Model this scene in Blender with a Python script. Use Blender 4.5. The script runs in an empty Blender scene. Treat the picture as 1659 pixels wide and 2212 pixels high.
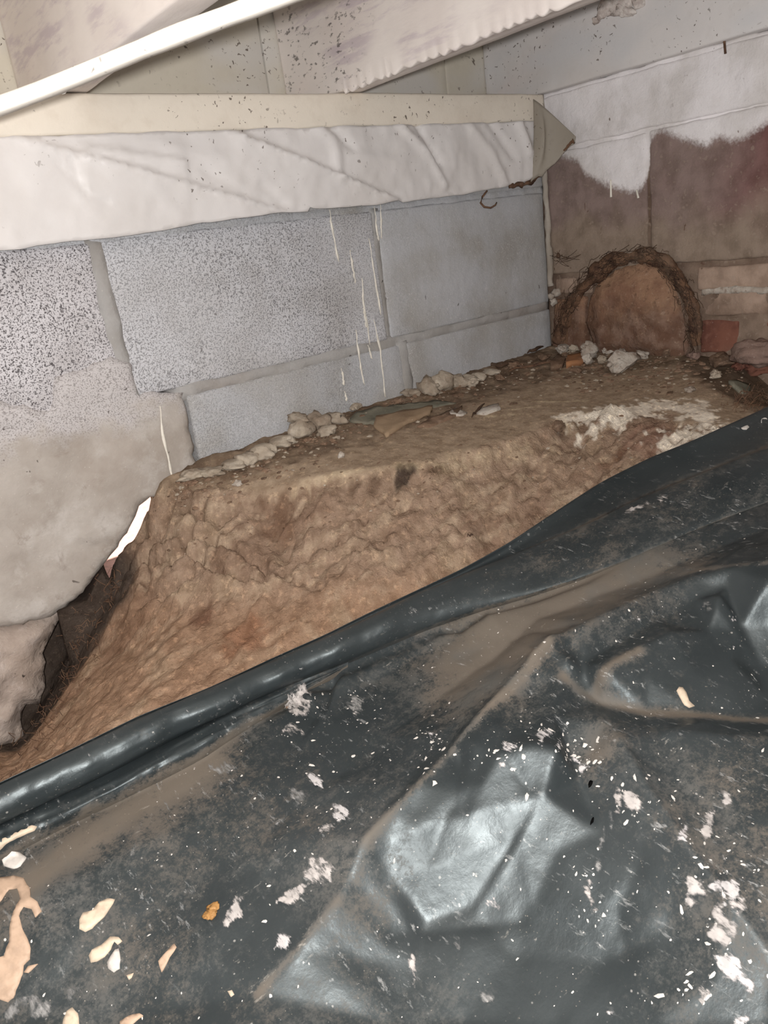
import bpy, math, random
import numpy as np
from mathutils import Matrix, Vector
from mathutils.geometry import delaunay_2d_cdt

# ------------------------------------------------------------------ camera
# world: X runs along the block wall, Y into it (face of the wall at Y = 1 m), Z up, camera at the origin
FPX, CX, CY = 1660.0, 829.5, 1106.0
RX = np.array([0.77189979, -0.30351213, 0.55861534])
RY = np.array([-0.62287235, -0.18513305, 0.76010249])
RZ = np.array([-0.12728216, -0.934669, -0.33195348])
ROT = np.array([RX, RY, RZ])
scn = bpy.context.scene
cam = bpy.data.cameras.new('camera')
cam.sensor_fit = 'VERTICAL'; cam.sensor_height = 36.0; cam.lens = 36.0 * FPX / 2212.0
cam.clip_start = 0.01
camo = bpy.data.objects.new('camera', cam); scn.collection.objects.link(camo)
rt, up, bk = ROT @ [1, 0, 0], ROT @ [0, -1, 0], ROT @ [0, 0, -1]
camo.matrix_world = Matrix(((rt[0], up[0], bk[0], 0), (rt[1], up[1], bk[1], 0), (rt[2], up[2], bk[2], 0), (0, 0, 0, 1)))
scn.camera = camo
# ------------------------------------------------------------------ light
world = bpy.data.worlds.new('world'); scn.world = world; world.use_nodes = True
bg = world.node_tree.nodes['Background']
bg.inputs['Color'].default_value = (1.0, 0.985, 0.97, 1); bg.inputs['Strength'].default_value = 0.34
fl = bpy.data.lights.new('torch', 'POINT'); fl.energy = 35.0; fl.shadow_soft_size = 0.012; fl.color = (1.0, 0.975, 0.955)
flo = bpy.data.objects.new('torch', fl); scn.collection.objects.link(flo); flo.location = (-0.022, -0.01, 0.012)
sl = bpy.data.lights.new('sun', 'SUN'); sl.energy = 9.0; sl.angle = 0.01; sl.color = (1.0, 0.9, 0.85)
slo = bpy.data.objects.new('sun', sl); scn.collection.objects.link(slo)
slo.rotation_euler = Vector((0.05, 0.52, -1.0)).to_track_quat('-Z', 'Y').to_euler()
scn.view_settings.view_transform = 'Standard'; scn.view_settings.look = 'None'
scn.view_settings.exposure = 0.0; scn.view_settings.gamma = 1.0; scn.view_settings.use_curve_mapping = False

random.seed(7); rng = np.random.default_rng(11)
COL = scn.collection

# ------------------------------------------------------------------ helpers
def ray(px, py):
    return ROT @ np.array([px - CX, py - CY, FPX])
def on_y(px, py, y):
    d = ray(px, py); return d * (y / d[1])
def on_z(px, py, z):
    d = ray(px, py); return d * (z / d[2])
def on_x(px, py, x):
    d = ray(px, py); return d * (x / d[0])

def _hash(ix, iy, iz, seed):
    h = (ix * 374761393 + iy * 668265263 + iz * 2147483647 + seed * 1274126177) & 0xffffffff
    h = ((h ^ (h >> 13)) * 1274126177) & 0xffffffff
    h = ((h ^ (h >> 16)) * 2246822519) & 0xffffffff
    return ((h ^ (h >> 15)) & 0xffffff) / float(0xffffff)
def vnoise(x, y, z=0.0, seed=0):
    x, y, z = np.broadcast_arrays(np.asarray(x, float), np.asarray(y, float), np.asarray(z, float))
    ix, iy, iz = np.floor(x).astype(np.int64), np.floor(y).astype(np.int64), np.floor(z).astype(np.int64)
    fx, fy, fz = x - ix, y - iy, z - iz
    fx, fy, fz = [t * t * (3 - 2 * t) for t in (fx, fy, fz)]
    r = 0
    for dx in (0, 1):
        for dy in (0, 1):
            for dz in (0, 1):
                w = (fx if dx else 1 - fx) * (fy if dy else 1 - fy) * (fz if dz else 1 - fz)
                r = r + w * _hash(ix + dx, iy + dy, iz + dz, seed)
    return r * 2 - 1
def fbm(x, y, z=0.0, o=4, seed=0, gain=0.5):
    s, a, f = 0, 1.0, 1.0
    for i in range(o):
        s = s + a * vnoise(np.asarray(x) * f, np.asarray(y) * f, np.asarray(z) * f, seed + i * 17); a *= gain; f *= 2.03
    return s
def smooth(a, b, t):
    t = np.clip((np.asarray(t, float) - a) / (b - a), 0, 1); return t * t * (3 - 2 * t)

def prop(o, label=None, cat=None, group=None, kind=None):
    if label: o['label'] = label
    if cat: o['category'] = cat
    if group: o['group'] = group
    if kind: o['kind'] = kind
    return o
def mk(name, V, F, mat, parent=None, origin=None, smooth_=True, attrs=None):
    V = np.asarray(V, float)
    if origin is None:
        origin = np.zeros(3) if parent is not None else np.array([V[:, 0].mean(), V[:, 1].mean(), V[:, 2].min()])
    origin = np.asarray(origin, float)
    par = np.array(parent.location) if parent is not None else np.zeros(3)
    if parent is not None and parent.parent is not None: par = par + np.array(parent.parent.location)
    if parent is not None: origin = V.mean(0)
    me = bpy.data.meshes.new(name)
    me.from_pydata((V - origin).tolist(), [], [list(map(int, f)) for f in F]) if not isinstance(F, np.ndarray) else _fast(me, V - origin, F)
    if attrs:
        for k, c in attrs.items():
            c = np.asarray(c, float)
            if c.ndim == 1:
                a = me.attributes.new(k, 'FLOAT', 'POINT'); a.data.foreach_set('value', c.astype(np.float32))
            else:
                a = me.attributes.new(k, 'FLOAT_COLOR', 'POINT')
                a.data.foreach_set('color', np.hstack([c[:, :3], np.ones((len(c), 1))]).astype(np.float32).ravel())
    if smooth_:
        me.polygons.foreach_set('use_smooth', np.ones(len(me.polygons), bool))
    me.update()
    o = bpy.data.objects.new(name, me); COL.objects.link(o)
    if mat: me.materials.append(mat)
    if parent is not None: o.parent = parent
    o.location = origin - par
    return o
def _fast(me, V, F):
    n, k = F.shape
    me.vertices.add(len(V)); me.vertices.foreach_set('co', V.astype(np.float32).ravel())
    me.loops.add(n * k); me.loops.foreach_set('vertex_index', F.astype(np.int32).ravel())
    me.polygons.add(n); me.polygons.foreach_set('loop_start', np.arange(0, n * k, k, dtype=np.int32))
    me.update(calc_edges=True)
def empty(name, loc, label=None, cat=None, group=None, kind=None):
    o = bpy.data.objects.new(name, None); o.empty_display_size = 0.05; COL.objects.link(o); o.location = loc
    return prop(o, label, cat, group, kind)

def box(lo, hi, n=(1, 1, 1), bev=0.003, wob=0.0, wf=12.0, seed=0):
    """a box with rounded edges: subdivided cage, edges pulled in, optional wobble"""
    lo, hi = np.array(lo, float), np.array(hi, float)
    ax = []
    for i in range(3):
        L = hi[i] - lo[i]; b = min(bev, L * 0.3)
        core = np.linspace(lo[i] + b, hi[i] - b, n[i] + 1)
        ax.append(np.concatenate([[lo[i]], core, [hi[i]]]))
    idx = {}; V = []; F = []
    def vid(i, j, k):
        key = (i, j, k)
        if key not in idx:
            p = np.array([ax[0][i], ax[1][j], ax[2][k]])
            ex = [i in (0, len(ax[0]) - 1), j in (0, len(ax[1]) - 1), k in (0, len(ax[2]) - 1)]
            if sum(ex) >= 2:
                c = [(i, j, k)[a] for a in range(3)]
                f = 0.3 if sum(ex) == 2 else 0.42
                for a in range(3):
                    if ex[a]:
                        inn = ax[a][1] if c[a] == 0 else ax[a][-2]
                        p[a] += (inn - p[a]) * f
            idx[key] = len(V); V.append(p)
        return idx[key]
    N = [len(a) - 1 for a in ax]
    for j in range(N[1]):
        for k in range(N[2]):
            F.append((vid(0, j, k), vid(0, j, k + 1), vid(0, j + 1, k + 1), vid(0, j + 1, k)))
            F.append((vid(N[0], j, k), vid(N[0], j + 1, k), vid(N[0], j + 1, k + 1), vid(N[0], j, k + 1)))
    for i in range(N[0]):
        for k in range(N[2]):
            F.append((vid(i, 0, k), vid(i + 1, 0, k), vid(i + 1, 0, k + 1), vid(i, 0, k + 1)))
            F.append((vid(i, N[1], k), vid(i, N[1], k + 1), vid(i + 1, N[1], k + 1), vid(i + 1, N[1], k)))
        for j in range(N[1]):
            F.append((vid(i, j, 0), vid(i, j + 1, 0), vid(i + 1, j + 1, 0), vid(i + 1, j, 0)))
            F.append((vid(i, j, N[2]), vid(i + 1, j, N[2]), vid(i + 1, j + 1, N[2]), vid(i, j + 1, N[2])))
    V = np.array(V)
    if wob:
        for a in range(3):
            V[:, a] += wob * fbm(V[:, 0] * wf + a * 31, V[:, 1] * wf, V[:, 2] * wf, 4, seed + a)
    return V, F

def cdt(outline, res, jitter=0.25, extra=None):
    """triangulate the inside of a 2-D outline with a filling of inner points"""
    O = np.asarray(outline, float)
    n = len(O); lo, hi = O.min(0), O.max(0)
    xs = np.arange(lo[0] + res * .5, hi[0], res); ys = np.arange(lo[1] + res * .5, hi[1], res)
    P = np.array([(x, y) for x in xs for y in ys]).reshape(-1, 2)
    if len(P):
        P = P + rng.uniform(-jitter, jitter, P.shape) * res
        P = P[inside(P, O)]
        if len(P): P = P[edge_dist(P, O) > res * 0.45]
    if extra is not None and len(extra): P = np.vstack([P.reshape(-1, 2), extra])
    vs = [Vector(p) for p in O] + [Vector(p) for p in P]
    r = delaunay_2d_cdt(vs, [], [list(range(n))], 1, 1e-9)
    V = np.array([tuple(v) for v in r[0]]); F = [tuple(f) for f in r[2]]
    out = []
    for f in F:
        a = sum(V[f[i]][0] * V[f[(i + 1) % len(f)]][1] - V[f[(i + 1) % len(f)]][0] * V[f[i]][1] for i in range(len(f)))
        out.append(f if a > 0 else tuple(reversed(f)))
    return V, out
def inside(P, O):
    x, y = P[:, 0], P[:, 1]; r = np.zeros(len(P), bool); n = len(O)
    for i in range(n):
        x1, y1 = O[i]; x2, y2 = O[(i + 1) % n]
        c = (y1 > y) != (y2 > y)
        with np.errstate(divide='ignore', invalid='ignore'):
            xi = (x2 - x1) * (y - y1) / (y2 - y1 if y2 != y1 else 1e-12) + x1
        r ^= c & (x < xi)
    return r
def seg_dist(P, A, B):
    A, B = np.asarray(A, float), np.asarray(B, float)
    d = B - A; t = np.clip(((P - A) @ d) / max(d @ d, 1e-12), 0, 1)
    return np.linalg.norm(P - (A + t[:, None] * d), axis=1), t
def edge_dist(P, O):
    return np.min([seg_dist(P, O[i], O[(i + 1) % len(O)])[0] for i in range(len(O))], axis=0)
def line_dist(P, pts):
    if len(pts) < 2: return np.full(len(P), 9.0)
    return np.min([seg_dist(P, pts[i], pts[i + 1])[0] for i in range(len(pts) - 1)], axis=0)
def boundary(F):
    e = {}
    for f in F:
        for i in range(len(f)):
            a, b = f[i], f[(i + 1) % len(f)]
            e[(a, b)] = 1
    return [(a, b) for (a, b) in e if (b, a) not in e]
def shell(front, back, F):
    """close a triangulated front with its back and the rim between"""
    n = len(front); V = np.vstack([front, back]); G = [tuple(f) for f in F] + [tuple(i + n for i in reversed(f)) for f in F]
    for a, b in boundary(F): G.append((b, a, a + n, b + n))
    return V, G
def rough_line(pts, step, amp, seed=0, closed=True):
    P = np.asarray(pts, float); out = []; n = len(P)
    if n < 2: return P
    for i in range(n if closed else n - 1):
        A, B = P[i], P[(i + 1) % n]; L = np.linalg.norm(B - A); k = max(1, int(L / step))
        for j in range(k): out.append(A + (B - A) * j / k)
    if not closed: out.append(P[-1])
    out = np.array(out)
    s = 1 / (step * 2.2)
    out[:, 0] += amp * fbm(out[:, 0] * s, out[:, 1] * s, 0, 3, seed); out[:, 1] += amp * fbm(out[:, 0] * s, out[:, 1] * s, 9, 3, seed + 5)
    return out
def tube(pts, rad, k=8, cap=True):
    P = np.asarray(pts, float); rad = np.broadcast_to(np.asarray(rad, float), (len(P),))
    T = np.gradient(P, axis=0); T /= np.linalg.norm(T, axis=1)[:, None] + 1e-12
    ref = np.array([0, 0, 1.0]) if abs(T[0][2]) < 0.8 else np.array([1.0, 0, 0])
    V, F = [], []
    for i in range(len(P)):
        a = np.cross(T[i], ref); a /= np.linalg.norm(a) + 1e-12; b = np.cross(a, T[i])
        for j in range(k):
            t = 2 * math.pi * j / k; V.append(P[i] + rad[i] * (a * math.cos(t) + b * math.sin(t)))
    for i in range(len(P) - 1):
        for j in range(k):
            q = (j + 1) % k; F.append((i * k + j, i * k + q, (i + 1) * k + q, (i + 1) * k + j))
    if cap:
        F.append(tuple(range(k - 1, -1, -1))); F.append(tuple((len(P) - 1) * k + j for j in range(k)))
    return np.array(V), F
_ico = {}
def ico(sub):
    if sub not in _ico:
        import bmesh
        bm = bmesh.new(); bmesh.ops.create_icosphere(bm, subdivisions=sub, radius=1.0)
        _ico[sub] = (np.array([v.co[:] for v in bm.verts]), [tuple(v.index for v in f.verts) for f in bm.faces]); bm.free()
    return _ico[sub]
def rock(size, rz=0.0, tilt=0.0, seed=0, sub=3, amp=0.3, fr=1.6, chop=0.75):
    V, F = ico(sub); V = V.copy()
    r = 1 + amp * fbm(V[:, 0] * fr, V[:, 1] * fr, V[:, 2] * fr, 4, seed)
    V = V * r[:, None]
    g = np.random.default_rng(seed)
    for _ in range(7):                                   # broken faces
        n = g.normal(size=3); n /= np.linalg.norm(n); d = V @ n; c = chop + 0.15 * g.random()
        V = V - np.maximum(d - c, 0)[:, None] * n * 0.85
    V = V * np.array(size)
    c, s = math.cos(tilt), math.sin(tilt); V = V @ np.array([[1, 0, 0], [0, c, s], [0, -s, c]])
    c, s = math.cos(rz), math.sin(rz); V = V @ np.array([[c, s, 0], [-s, c, 0], [0, 0, 1]])
    return V, F

# --- height fields laid out in plan from surveyed points
class Field:
    def __init__(s, pts, x0, x1, y0, y1, d, edges=(), blur=1.5):
        P = np.array(pts, float)
        nx, ny = int((x1 - x0) / d) + 1, int((y1 - y0) / d) + 1
        s.x0, s.y0, s.d, s.nx, s.ny = x0, y0, d, nx, ny
        r = delaunay_2d_cdt([Vector(p[:2]) for p in P], [], [], 0, 1e-7)
        vz = []
        for i, ov in enumerate(r[3]): vz.append(P[ov[0]][2] if len(ov) else 0.0)
        R = np.array([tuple(v) for v in r[0]]); vz = np.array(vz)
        Z = np.full((ny, nx), np.nan)
        for f in r[2]:
            A, B, C = R[f[0]], R[f[1]], R[f[2]]
            i0 = max(0, int(math.floor((min(A[0], B[0], C[0]) - x0) / d))); i1 = min(nx - 1, int(math.ceil((max(A[0], B[0], C[0]) - x0) / d)))
            j0 = max(0, int(math.floor((min(A[1], B[1], C[1]) - y0) / d))); j1 = min(ny - 1, int(math.ceil((max(A[1], B[1], C[1]) - y0) / d)))
            if i1 < i0 or j1 < j0: continue
            X, Y = np.meshgrid(x0 + d * np.arange(i0, i1 + 1), y0 + d * np.arange(j0, j1 + 1))
            D = (B[0] - A[0]) * (C[1] - A[1]) - (C[0] - A[0]) * (B[1] - A[1])
            if abs(D) < 1e-14: continue
            b = ((X - A[0]) * (C[1] - A[1]) - (C[0] - A[0]) * (Y - A[1])) / D
            c = ((B[0] - A[0]) * (Y - A[1]) - (X - A[0]) * (B[1] - A[1])) / D
            m = (b >= -1e-9) & (c >= -1e-9) & (b + c <= 1 + 1e-9)
            z = vz[f[0]] + b * (vz[f[1]] - vz[f[0]]) + c * (vz[f[2]] - vz[f[0]])
            sub = Z[j0:j1 + 1, i0:i1 + 1]; sub[m] = z[m]
        s.mask = ~np.isnan(Z)
        s.Z = s.blur(np.where(s.mask, Z, 0), blur)
        s.X, s.Y = np.meshgrid(x0 + d * np.arange(nx), y0 + d * np.arange(ny))
    def blur(s, Z, sig):
        if sig <= 0: return Z
        r = int(sig * 3) + 1; k = np.exp(-0.5 * (np.arange(-r, r + 1) / sig) ** 2); k /= k.sum()
        def run(A):
            for ax in (0, 1):
                p = np.pad(A, [(r, r) if a == ax else (0, 0) for a in (0, 1)], mode='edge')
                o = 0
                for i, w in enumerate(k):
                    o = o + w * (p[i:i + A.shape[0], :] if ax == 0 else p[:, i:i + A.shape[1]])
                A = o
            return A
        m = s.mask.astype(float)
        return np.where(s.mask, run(Z * m) / np.maximum(run(m), 1e-6), 0)
    def z(s, x, y):
        u = np.clip((np.asarray(x) - s.x0) / s.d, 0, s.nx - 1.001); v = np.clip((np.asarray(y) - s.y0) / s.d, 0, s.ny - 1.001)
        i, j = u.astype(int), v.astype(int); a, b = u - i, v - j
        Zm = np.where(s.mask, s.Z, -9)
        return (Zm[j, i] * (1 - a) + Zm[j, i + 1] * a) * (1 - b) + (Zm[j + 1, i] * (1 - a) + Zm[j + 1, i + 1] * a) * b
    def hit(s, px, py):
        d = ray(px, py); d = d / np.linalg.norm(d)
        t = np.arange(0.2, 2.2, 0.0015); P = t[:, None] * d
        ok = (P[:, 2] < s.z(P[:, 0], P[:, 1])) & (P[:, 2] > -2)
        ok &= (P[:, 0] > s.x0) & (P[:, 0] < s.x0 + s.d * s.nx) & (P[:, 1] > s.y0) & (P[:, 1] < s.y0 + s.d * s.ny)
        i = np.argmax(ok)
        if not ok[i]: return None
        return P[i]
    def normal(s, x, y):
        e = 0.004
        return np.array([-(s.z(x + e, y) - s.z(x - e, y)) / (2 * e), -(s.z(x, y + e) - s.z(x, y - e)) / (2 * e), 1.0])
    def mesh(s):
        V = np.stack([s.X, s.Y, s.Z], -1).reshape(-1, 3)
        I = np.arange(s.nx * s.ny).reshape(s.ny, s.nx)
        m = s.mask[:-1, :-1] & s.mask[1:, :-1] & s.mask[:-1, 1:] & s.mask[1:, 1:]
        F = np.stack([I[:-1, :-1][m], I[:-1, 1:][m], I[1:, 1:][m], I[1:, :-1][m]], -1)
        used = np.zeros(len(V), bool); used[F.ravel()] = True
        re = np.cumsum(used) - 1
        return V[used], re[F], used

# ------------------------------------------------------------------ materials
def srgb(r, g, b):
    return tuple(((c / 255 / 12.92) if c / 255 <= 0.04045 else ((c / 255 + 0.055) / 1.055) ** 2.4) for c in (r, g, b))
class NT:
    def __init__(s, name):
        s.m = bpy.data.materials.new(name); s.m.use_nodes = True; s.t = s.m.node_tree; s.n = s.t.nodes
        s.p = s.n['Principled BSDF']; s.l = s.t.links
        g = s.n.new('ShaderNodeNewGeometry'); s.pos = g.outputs['Position']
    def set(s, node, k, v):
        if hasattr(v, 'is_linked') or isinstance(v, bpy.types.NodeSocket): s.l.new(v, node.inputs[k])
        else:
            if isinstance(v, tuple) and len(v) == 3 and len(node.inputs[k].default_value) == 4: v = (*v, 1)
            node.inputs[k].default_value = v
    def noise(s, scale, detail=4, rough=0.55, vec=None, dist=0.0, col=False):
        n = s.n.new('ShaderNodeTexNoise'); n.inputs['Scale'].default_value = scale; n.inputs['Detail'].default_value = detail
        n.inputs['Roughness'].default_value = rough; n.inputs['Distortion'].default_value = dist
        s.l.new(vec or s.pos, n.inputs['Vector']); return n.outputs['Color' if col else 'Fac']
    def voro(s, scale, feat='F1', vec=None, out='Distance', rnd=1.0):
        n = s.n.new('ShaderNodeTexVoronoi'); n.feature = feat; n.inputs['Scale'].default_value = scale; n.inputs['Randomness'].default_value = rnd
        s.l.new(vec or s.pos, n.inputs['Vector']); return n.outputs[out]
    def stretch(s, sc, rot=(0, 0, 0)):
        n = s.n.new('ShaderNodeMapping'); n.inputs['Scale'].default_value = sc; n.inputs['Rotation'].default_value = rot
        s.l.new(s.pos, n.inputs['Vector']); return n.outputs[0]
    def ramp(s, f, stops):
        n = s.n.new('ShaderNodeValToRGB'); s.l.new(f, n.inputs[0]); e = n.color_ramp.elements
        while len(e) < len(stops): e.new(0.5)
        for i, (p, c) in enumerate(stops):
            e[i].position = p; e[i].color = (*c, 1) if isinstance(c, tuple) else (c, c, c, 1)
        return n.outputs[0]
    def step(s, f, a, b):
        n = s.n.new('ShaderNodeMapRange'); n.interpolation_type = 'SMOOTHSTEP'
        s.set(n, 'Value', f); s.set(n, 'From Min', a); s.set(n, 'From Max', b); return n.outputs[0]
    def math(s, op, a, b=0.0):
        n = s.n.new('ShaderNodeMath'); n.operation = op; s.set(n, 0, a); s.set(n, 1, b); return n.outputs[0]
    def mix(s, f, a, b, blend='MIX'):
        n = s.n.new('ShaderNodeMix'); n.data_type = 'RGBA'; n.blend_type = blend
        for k, v in ((0, f), (6, a), (7, b)):
            if isinstance(v, bpy.types.NodeSocket): s.l.new(v, n.inputs[k])
            else: n.inputs[k].default_value = (*v, 1) if isinstance(v, tuple) else v
        return n.outputs[2]
    def attr(s, name, out='Fac'):
        n = s.n.new('ShaderNodeAttribute'); n.attribute_name = name; return n.outputs[out]
    def xyz(s):
        n = s.n.new('ShaderNodeSeparateXYZ'); s.l.new(s.pos, n.inputs[0]); return n.outputs
    def bump(s, h, strength=0.5, dist=0.002, prev=None):
        n = s.n.new('ShaderNodeBump'); s.set(n, 'Strength', strength); n.inputs['Distance'].default_value = dist
        s.l.new(h, n.inputs['Height'])
        if prev is not None: s.l.new(prev, n.inputs['Normal'])
        return n.outputs[0]
    def out(s, color=None, rough=None, normal=None, spec=None, **kw):
        if color is not None: s.set(s.p, 'Base Color', color)
        if rough is not None: s.set(s.p, 'Roughness', rough)
        if normal is not None: s.l.new(normal, s.p.inputs['Normal'])
        if spec is not None: s.set(s.p, 'Specular IOR Level', spec)
        for k, v in kw.items(): s.set(s.p, k, v)
        return s.m

def m_paint(name, base, dirt, dirt_amt=0.5, rough=0.55, speck=0.0, spcol=(0.09, 0.06, 0.045), bump=0.25, spec=0.3, warm=None):
    """old paint over wood or sheeting, uneven, with fly specks and grime"""
    t = NT(name)
    c = t.mix(t.math('MULTIPLY', t.step(t.noise(7, 5, 0.6), 0.45, 0.75), dirt_amt), base, dirt)
    c = t.mix(t.math('MULTIPLY', t.step(t.noise(60, 4), 0.5, 0.75), dirt_amt * 0.35), c, dirt)
    if warm: c = t.mix(t.step(t.noise(5, 2, vec=t.stretch((1, 1, 2))), 0.45, 0.65), c, warm)
    if speck:
        k = t.math('MULTIPLY', t.step(t.noise(140, 2, 0.5, dist=0.6), 0.70 - 0.06 * speck, 0.74 - 0.05 * speck), t.step(t.noise(9, 3), 0.42, 0.6))
        c = t.mix(t.math('MULTIPLY', k, 0.85), c, spcol)
    b = t.bump(t.noise(45, 5, 0.6), bump, 0.003)
    b = t.bump(t.noise(420, 2), bump * 0.6, 0.0006, b)
    return t.out(c, rough, b, spec)
M = {}
M['sill'] = m_paint('sill_paint', srgb(226, 217, 203), srgb(178, 160, 140), 0.35, 0.5, 0.8)
M['membrane'] = m_paint('membrane_paint', srgb(218, 214, 212), srgb(198, 191, 185), 0.35, 0.42, 0.5, bump=0.12, spec=0.35)
M['flap'] = m_paint('flap_grey', srgb(150, 142, 130), srgb(120, 108, 95), 0.5, 0.6, 0.5)  # folded end, a darker grey than the rest of the membrane
M['lath'] = m_paint('lath_paint', srgb(238, 232, 222), srgb(200, 188, 170), 0.25, 0.5, 0.3)
M['rim'] = m_paint('rim_paint', srgb(206, 199, 184), srgb(176, 166, 150), 0.4, 0.6, 0.8, warm=srgb(206, 202, 196))
M['joist'] = m_paint('joist_paint', srgb(226, 216, 207), srgb(190, 174, 166), 0.4, 0.55, 0.4, warm=srgb(218, 208, 208))
M['deck'] = m_paint('deck_paint', srgb(190, 184, 176), srgb(150, 140, 130), 0.4, 0.7, 0.4)
M['endjoist'] = m_paint('end_joist_paint', srgb(222, 218, 216), srgb(184, 176, 170), 0.35, 0.55, 0.8, warm=srgb(212, 211, 212))

def m_joist_scuffed():
    t = NT('joist_paint_scuffed'); x, y, z = t.xyz()
    c = t.mix(t.step(t.noise(6, 4), 0.4, 0.7), srgb(240, 232, 226), srgb(226, 216, 210))
    # lilac undercoat showing through near the wall end, scraped along the grain
    g = t.noise(38, 5, 0.65, vec=t.stretch((1, 0.25, 1.6)))
    k = t.math('MULTIPLY', t.step(g, 0.46, 0.62), t.step(t.noise(6, 2), 0.42, 0.58))
    c = t.mix(t.math('MULTIPLY', k, t.math('MULTIPLY', t.step(y, .55, .9), .55)), c, srgb(186, 170, 182))
    d = t.math('MULTIPLY', t.step(t.noise(150, 3, 0.6, vec=t.stretch((1, 0.5, 1))), 0.57, 0.66), t.math('MULTIPLY', t.math('MULTIPLY', t.step(y, 0.80, 0.98), t.step(x, .4, .6)), t.step(t.noise(13, 2), 0.47, 0.6)))
    c = t.mix(t.math('MULTIPLY', d, 0.75), c, srgb(72, 66, 62))
    return t.out(c, 0.55, t.bump(t.noise(60, 5, 0.6, vec=t.stretch((1, .2, 1))), 0.25, 0.003), 0.3)
M['joist_scuffed'] = m_joist_scuffed()

def m_block(name, base, pit, pits, speck, dirt=srgb(150, 140, 130), mist=0.0):
    """concrete block face: open pores, grit, and a mist of white paint thicker to the right"""
    t = NT(name); x, y, z = t.xyz()
    c = t.mix(t.step(t.noise(9, 4), 0.38, 0.68), base, dirt)
    n1 = t.noise(560, 3, 0.6); n2 = t.noise(300, 2, 0.5)
    fade = t.step(t.math('ADD', t.math('MULTIPLY', t.noise(5, 3), 0.55), t.math('MULTIPLY', x, -0.55)), -0.46, 0.14)
    p = t.math('MULTIPLY', t.step(t.math('ADD', n1, t.math('MULTIPLY', t.math('SUBTRACT', n2, 0.5), 0.45)), 0.49, 0.66), t.math('MULTIPLY', fade, pits))
    c = t.mix(p, c, pit)
    w = t.step(t.noise(480, 2), 0.58, 0.7)
    c = t.mix(t.math('MULTIPLY', w, 0.5), c, srgb(214, 212, 212))
    if mist:
        c = t.mix(t.math('MULTIPLY', t.step(t.noise(4, 3), 0.35, 0.65), mist), c, srgb(205, 205, 208))
    s = t.math('MULTIPLY', t.step(t.noise(70, 2, dist=0.4), 0.735, 0.76), speck)
    c = t.mix(s, c, srgb(70, 62, 58))
    b = t.bump(t.math('SUBTRACT', t.noise(60, 4), t.math('MULTIPLY', p, 0.6)), 0.5, 0.004)
    return t.out(c, 0.9, b, 0.15)
M['block_rough'] = m_block('block_rough', srgb(204, 201, 204), srgb(84, 80, 82), 1.0, 0.6, srgb(182, 178, 179))
M['block_misted'] = m_block('block_misted', srgb(196, 196, 200), srgb(84, 82, 84), 1.0, 0.6, srgb(178, 176, 176), 0.4)
M['block_smooth'] = m_block('block_smooth', srgb(176, 177, 180), srgb(120, 118, 116), 0.5, 0.7, srgb(158, 155, 150), 0.25)

def m_cem(name, a, b, c3, bump=0.5, sp=0.7, sc=1.0, stain=srgb(130, 112, 96)):
    t = NT(name)
    c = t.mix(t.step(t.noise(8 * sc, 5, 0.6), 0.4, 0.66), a, b)
    c = t.mix(t.math('MULTIPLY', t.step(t.noise(26 * sc, 5, 0.62), 0.52, 0.72), 0.6), c, c3)
    c = t.mix(t.math('MULTIPLY', t.step(t.noise(3.5 * sc, 4), 0.5, 0.72), 0.45), c, stain)
    k = t.math('MULTIPLY', t.step(t.noise(75, 2, dist=0.5), 0.72, 0.75), sp)
    c = t.mix(k, c, srgb(60, 52, 48))
    w = t.step(t.voro(120), 0.12, 0.06); c = t.mix(t.math('MULTIPLY', w, 0.22), c, srgb(222, 216, 208))
    n = t.bump(t.noise(30, 6, 0.6), bump, 0.006); n = t.bump(t.noise(260, 4), bump * 0.7, 0.0015, n)
    return t.out(c, 0.92, n, 0.12)
def m_parging():
    t = NT('parging'); x, y, z = t.xyz()
    c = t.mix(t.step(t.noise(7, 5, 0.6), 0.35, 0.68), srgb(182, 175, 168), srgb(156, 147, 138))
    c = t.mix(t.math('MULTIPLY', t.step(t.noise(15, 6, 0.66), 0.5, 0.66), 0.6), c, srgb(194, 189, 184))
    c = t.mix(t.math('MULTIPLY', t.step(t.noise(30, 6, 0.7, dist=.5), 0.56, 0.72), 0.5), c, srgb(136, 124, 113))
    c = t.mix(t.math('MULTIPLY', t.step(t.noise(4, 4), 0.5, 0.7), 0.4), c, srgb(150, 134, 120))
    up = t.step(t.math('ADD', z, t.math('MULTIPLY', t.noise(16, 4, 0.6), 0.16)), -0.125, -0.075)
    pit = t.step(t.noise(560, 3, 0.6), 0.49, 0.62)
    blk = t.mix(t.math('MULTIPLY', pit, 0.75), srgb(196, 192, 193), srgb(104, 99, 99))
    c = t.mix(t.math('MULTIPLY', up, 0.8), c, blk)
    k = t.step(t.noise(75, 2, dist=0.5), 0.73, 0.755); c = t.mix(t.math('MULTIPLY', k, .7), c, srgb(66, 56, 52))
    w = t.step(t.voro(120), 0.12, 0.06); c = t.mix(t.math('MULTIPLY', w, 0.2), c, srgb(222, 216, 208))
    n = t.bump(t.noise(24, 6, 0.6), 0.45, 0.006); n = t.bump(t.noise(260, 4), 0.4, 0.0015, n)
    return t.out(c, 0.92, n, 0.12)
M['parging'] = m_parging()
M['footing'] = m_cem('footing', srgb(182, 168, 158), srgb(158, 144, 134), srgb(196, 184, 178), 0.9, 0.9, 1.6)
M['mortar'] = m_cem('mortar', srgb(178, 170, 160), srgb(158, 149, 138), srgb(190, 183, 174), 0.6)
M['mortar_grey'] = m_cem('mortar_grey', srgb(166, 164, 162), srgb(152, 148, 143), srgb(176, 174, 172), 0.5)
M['mortar_brown'] = m_cem('mortar_brown', srgb(142, 122, 108), srgb(118, 100, 88), srgb(158, 140, 126), 0.7)
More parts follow.
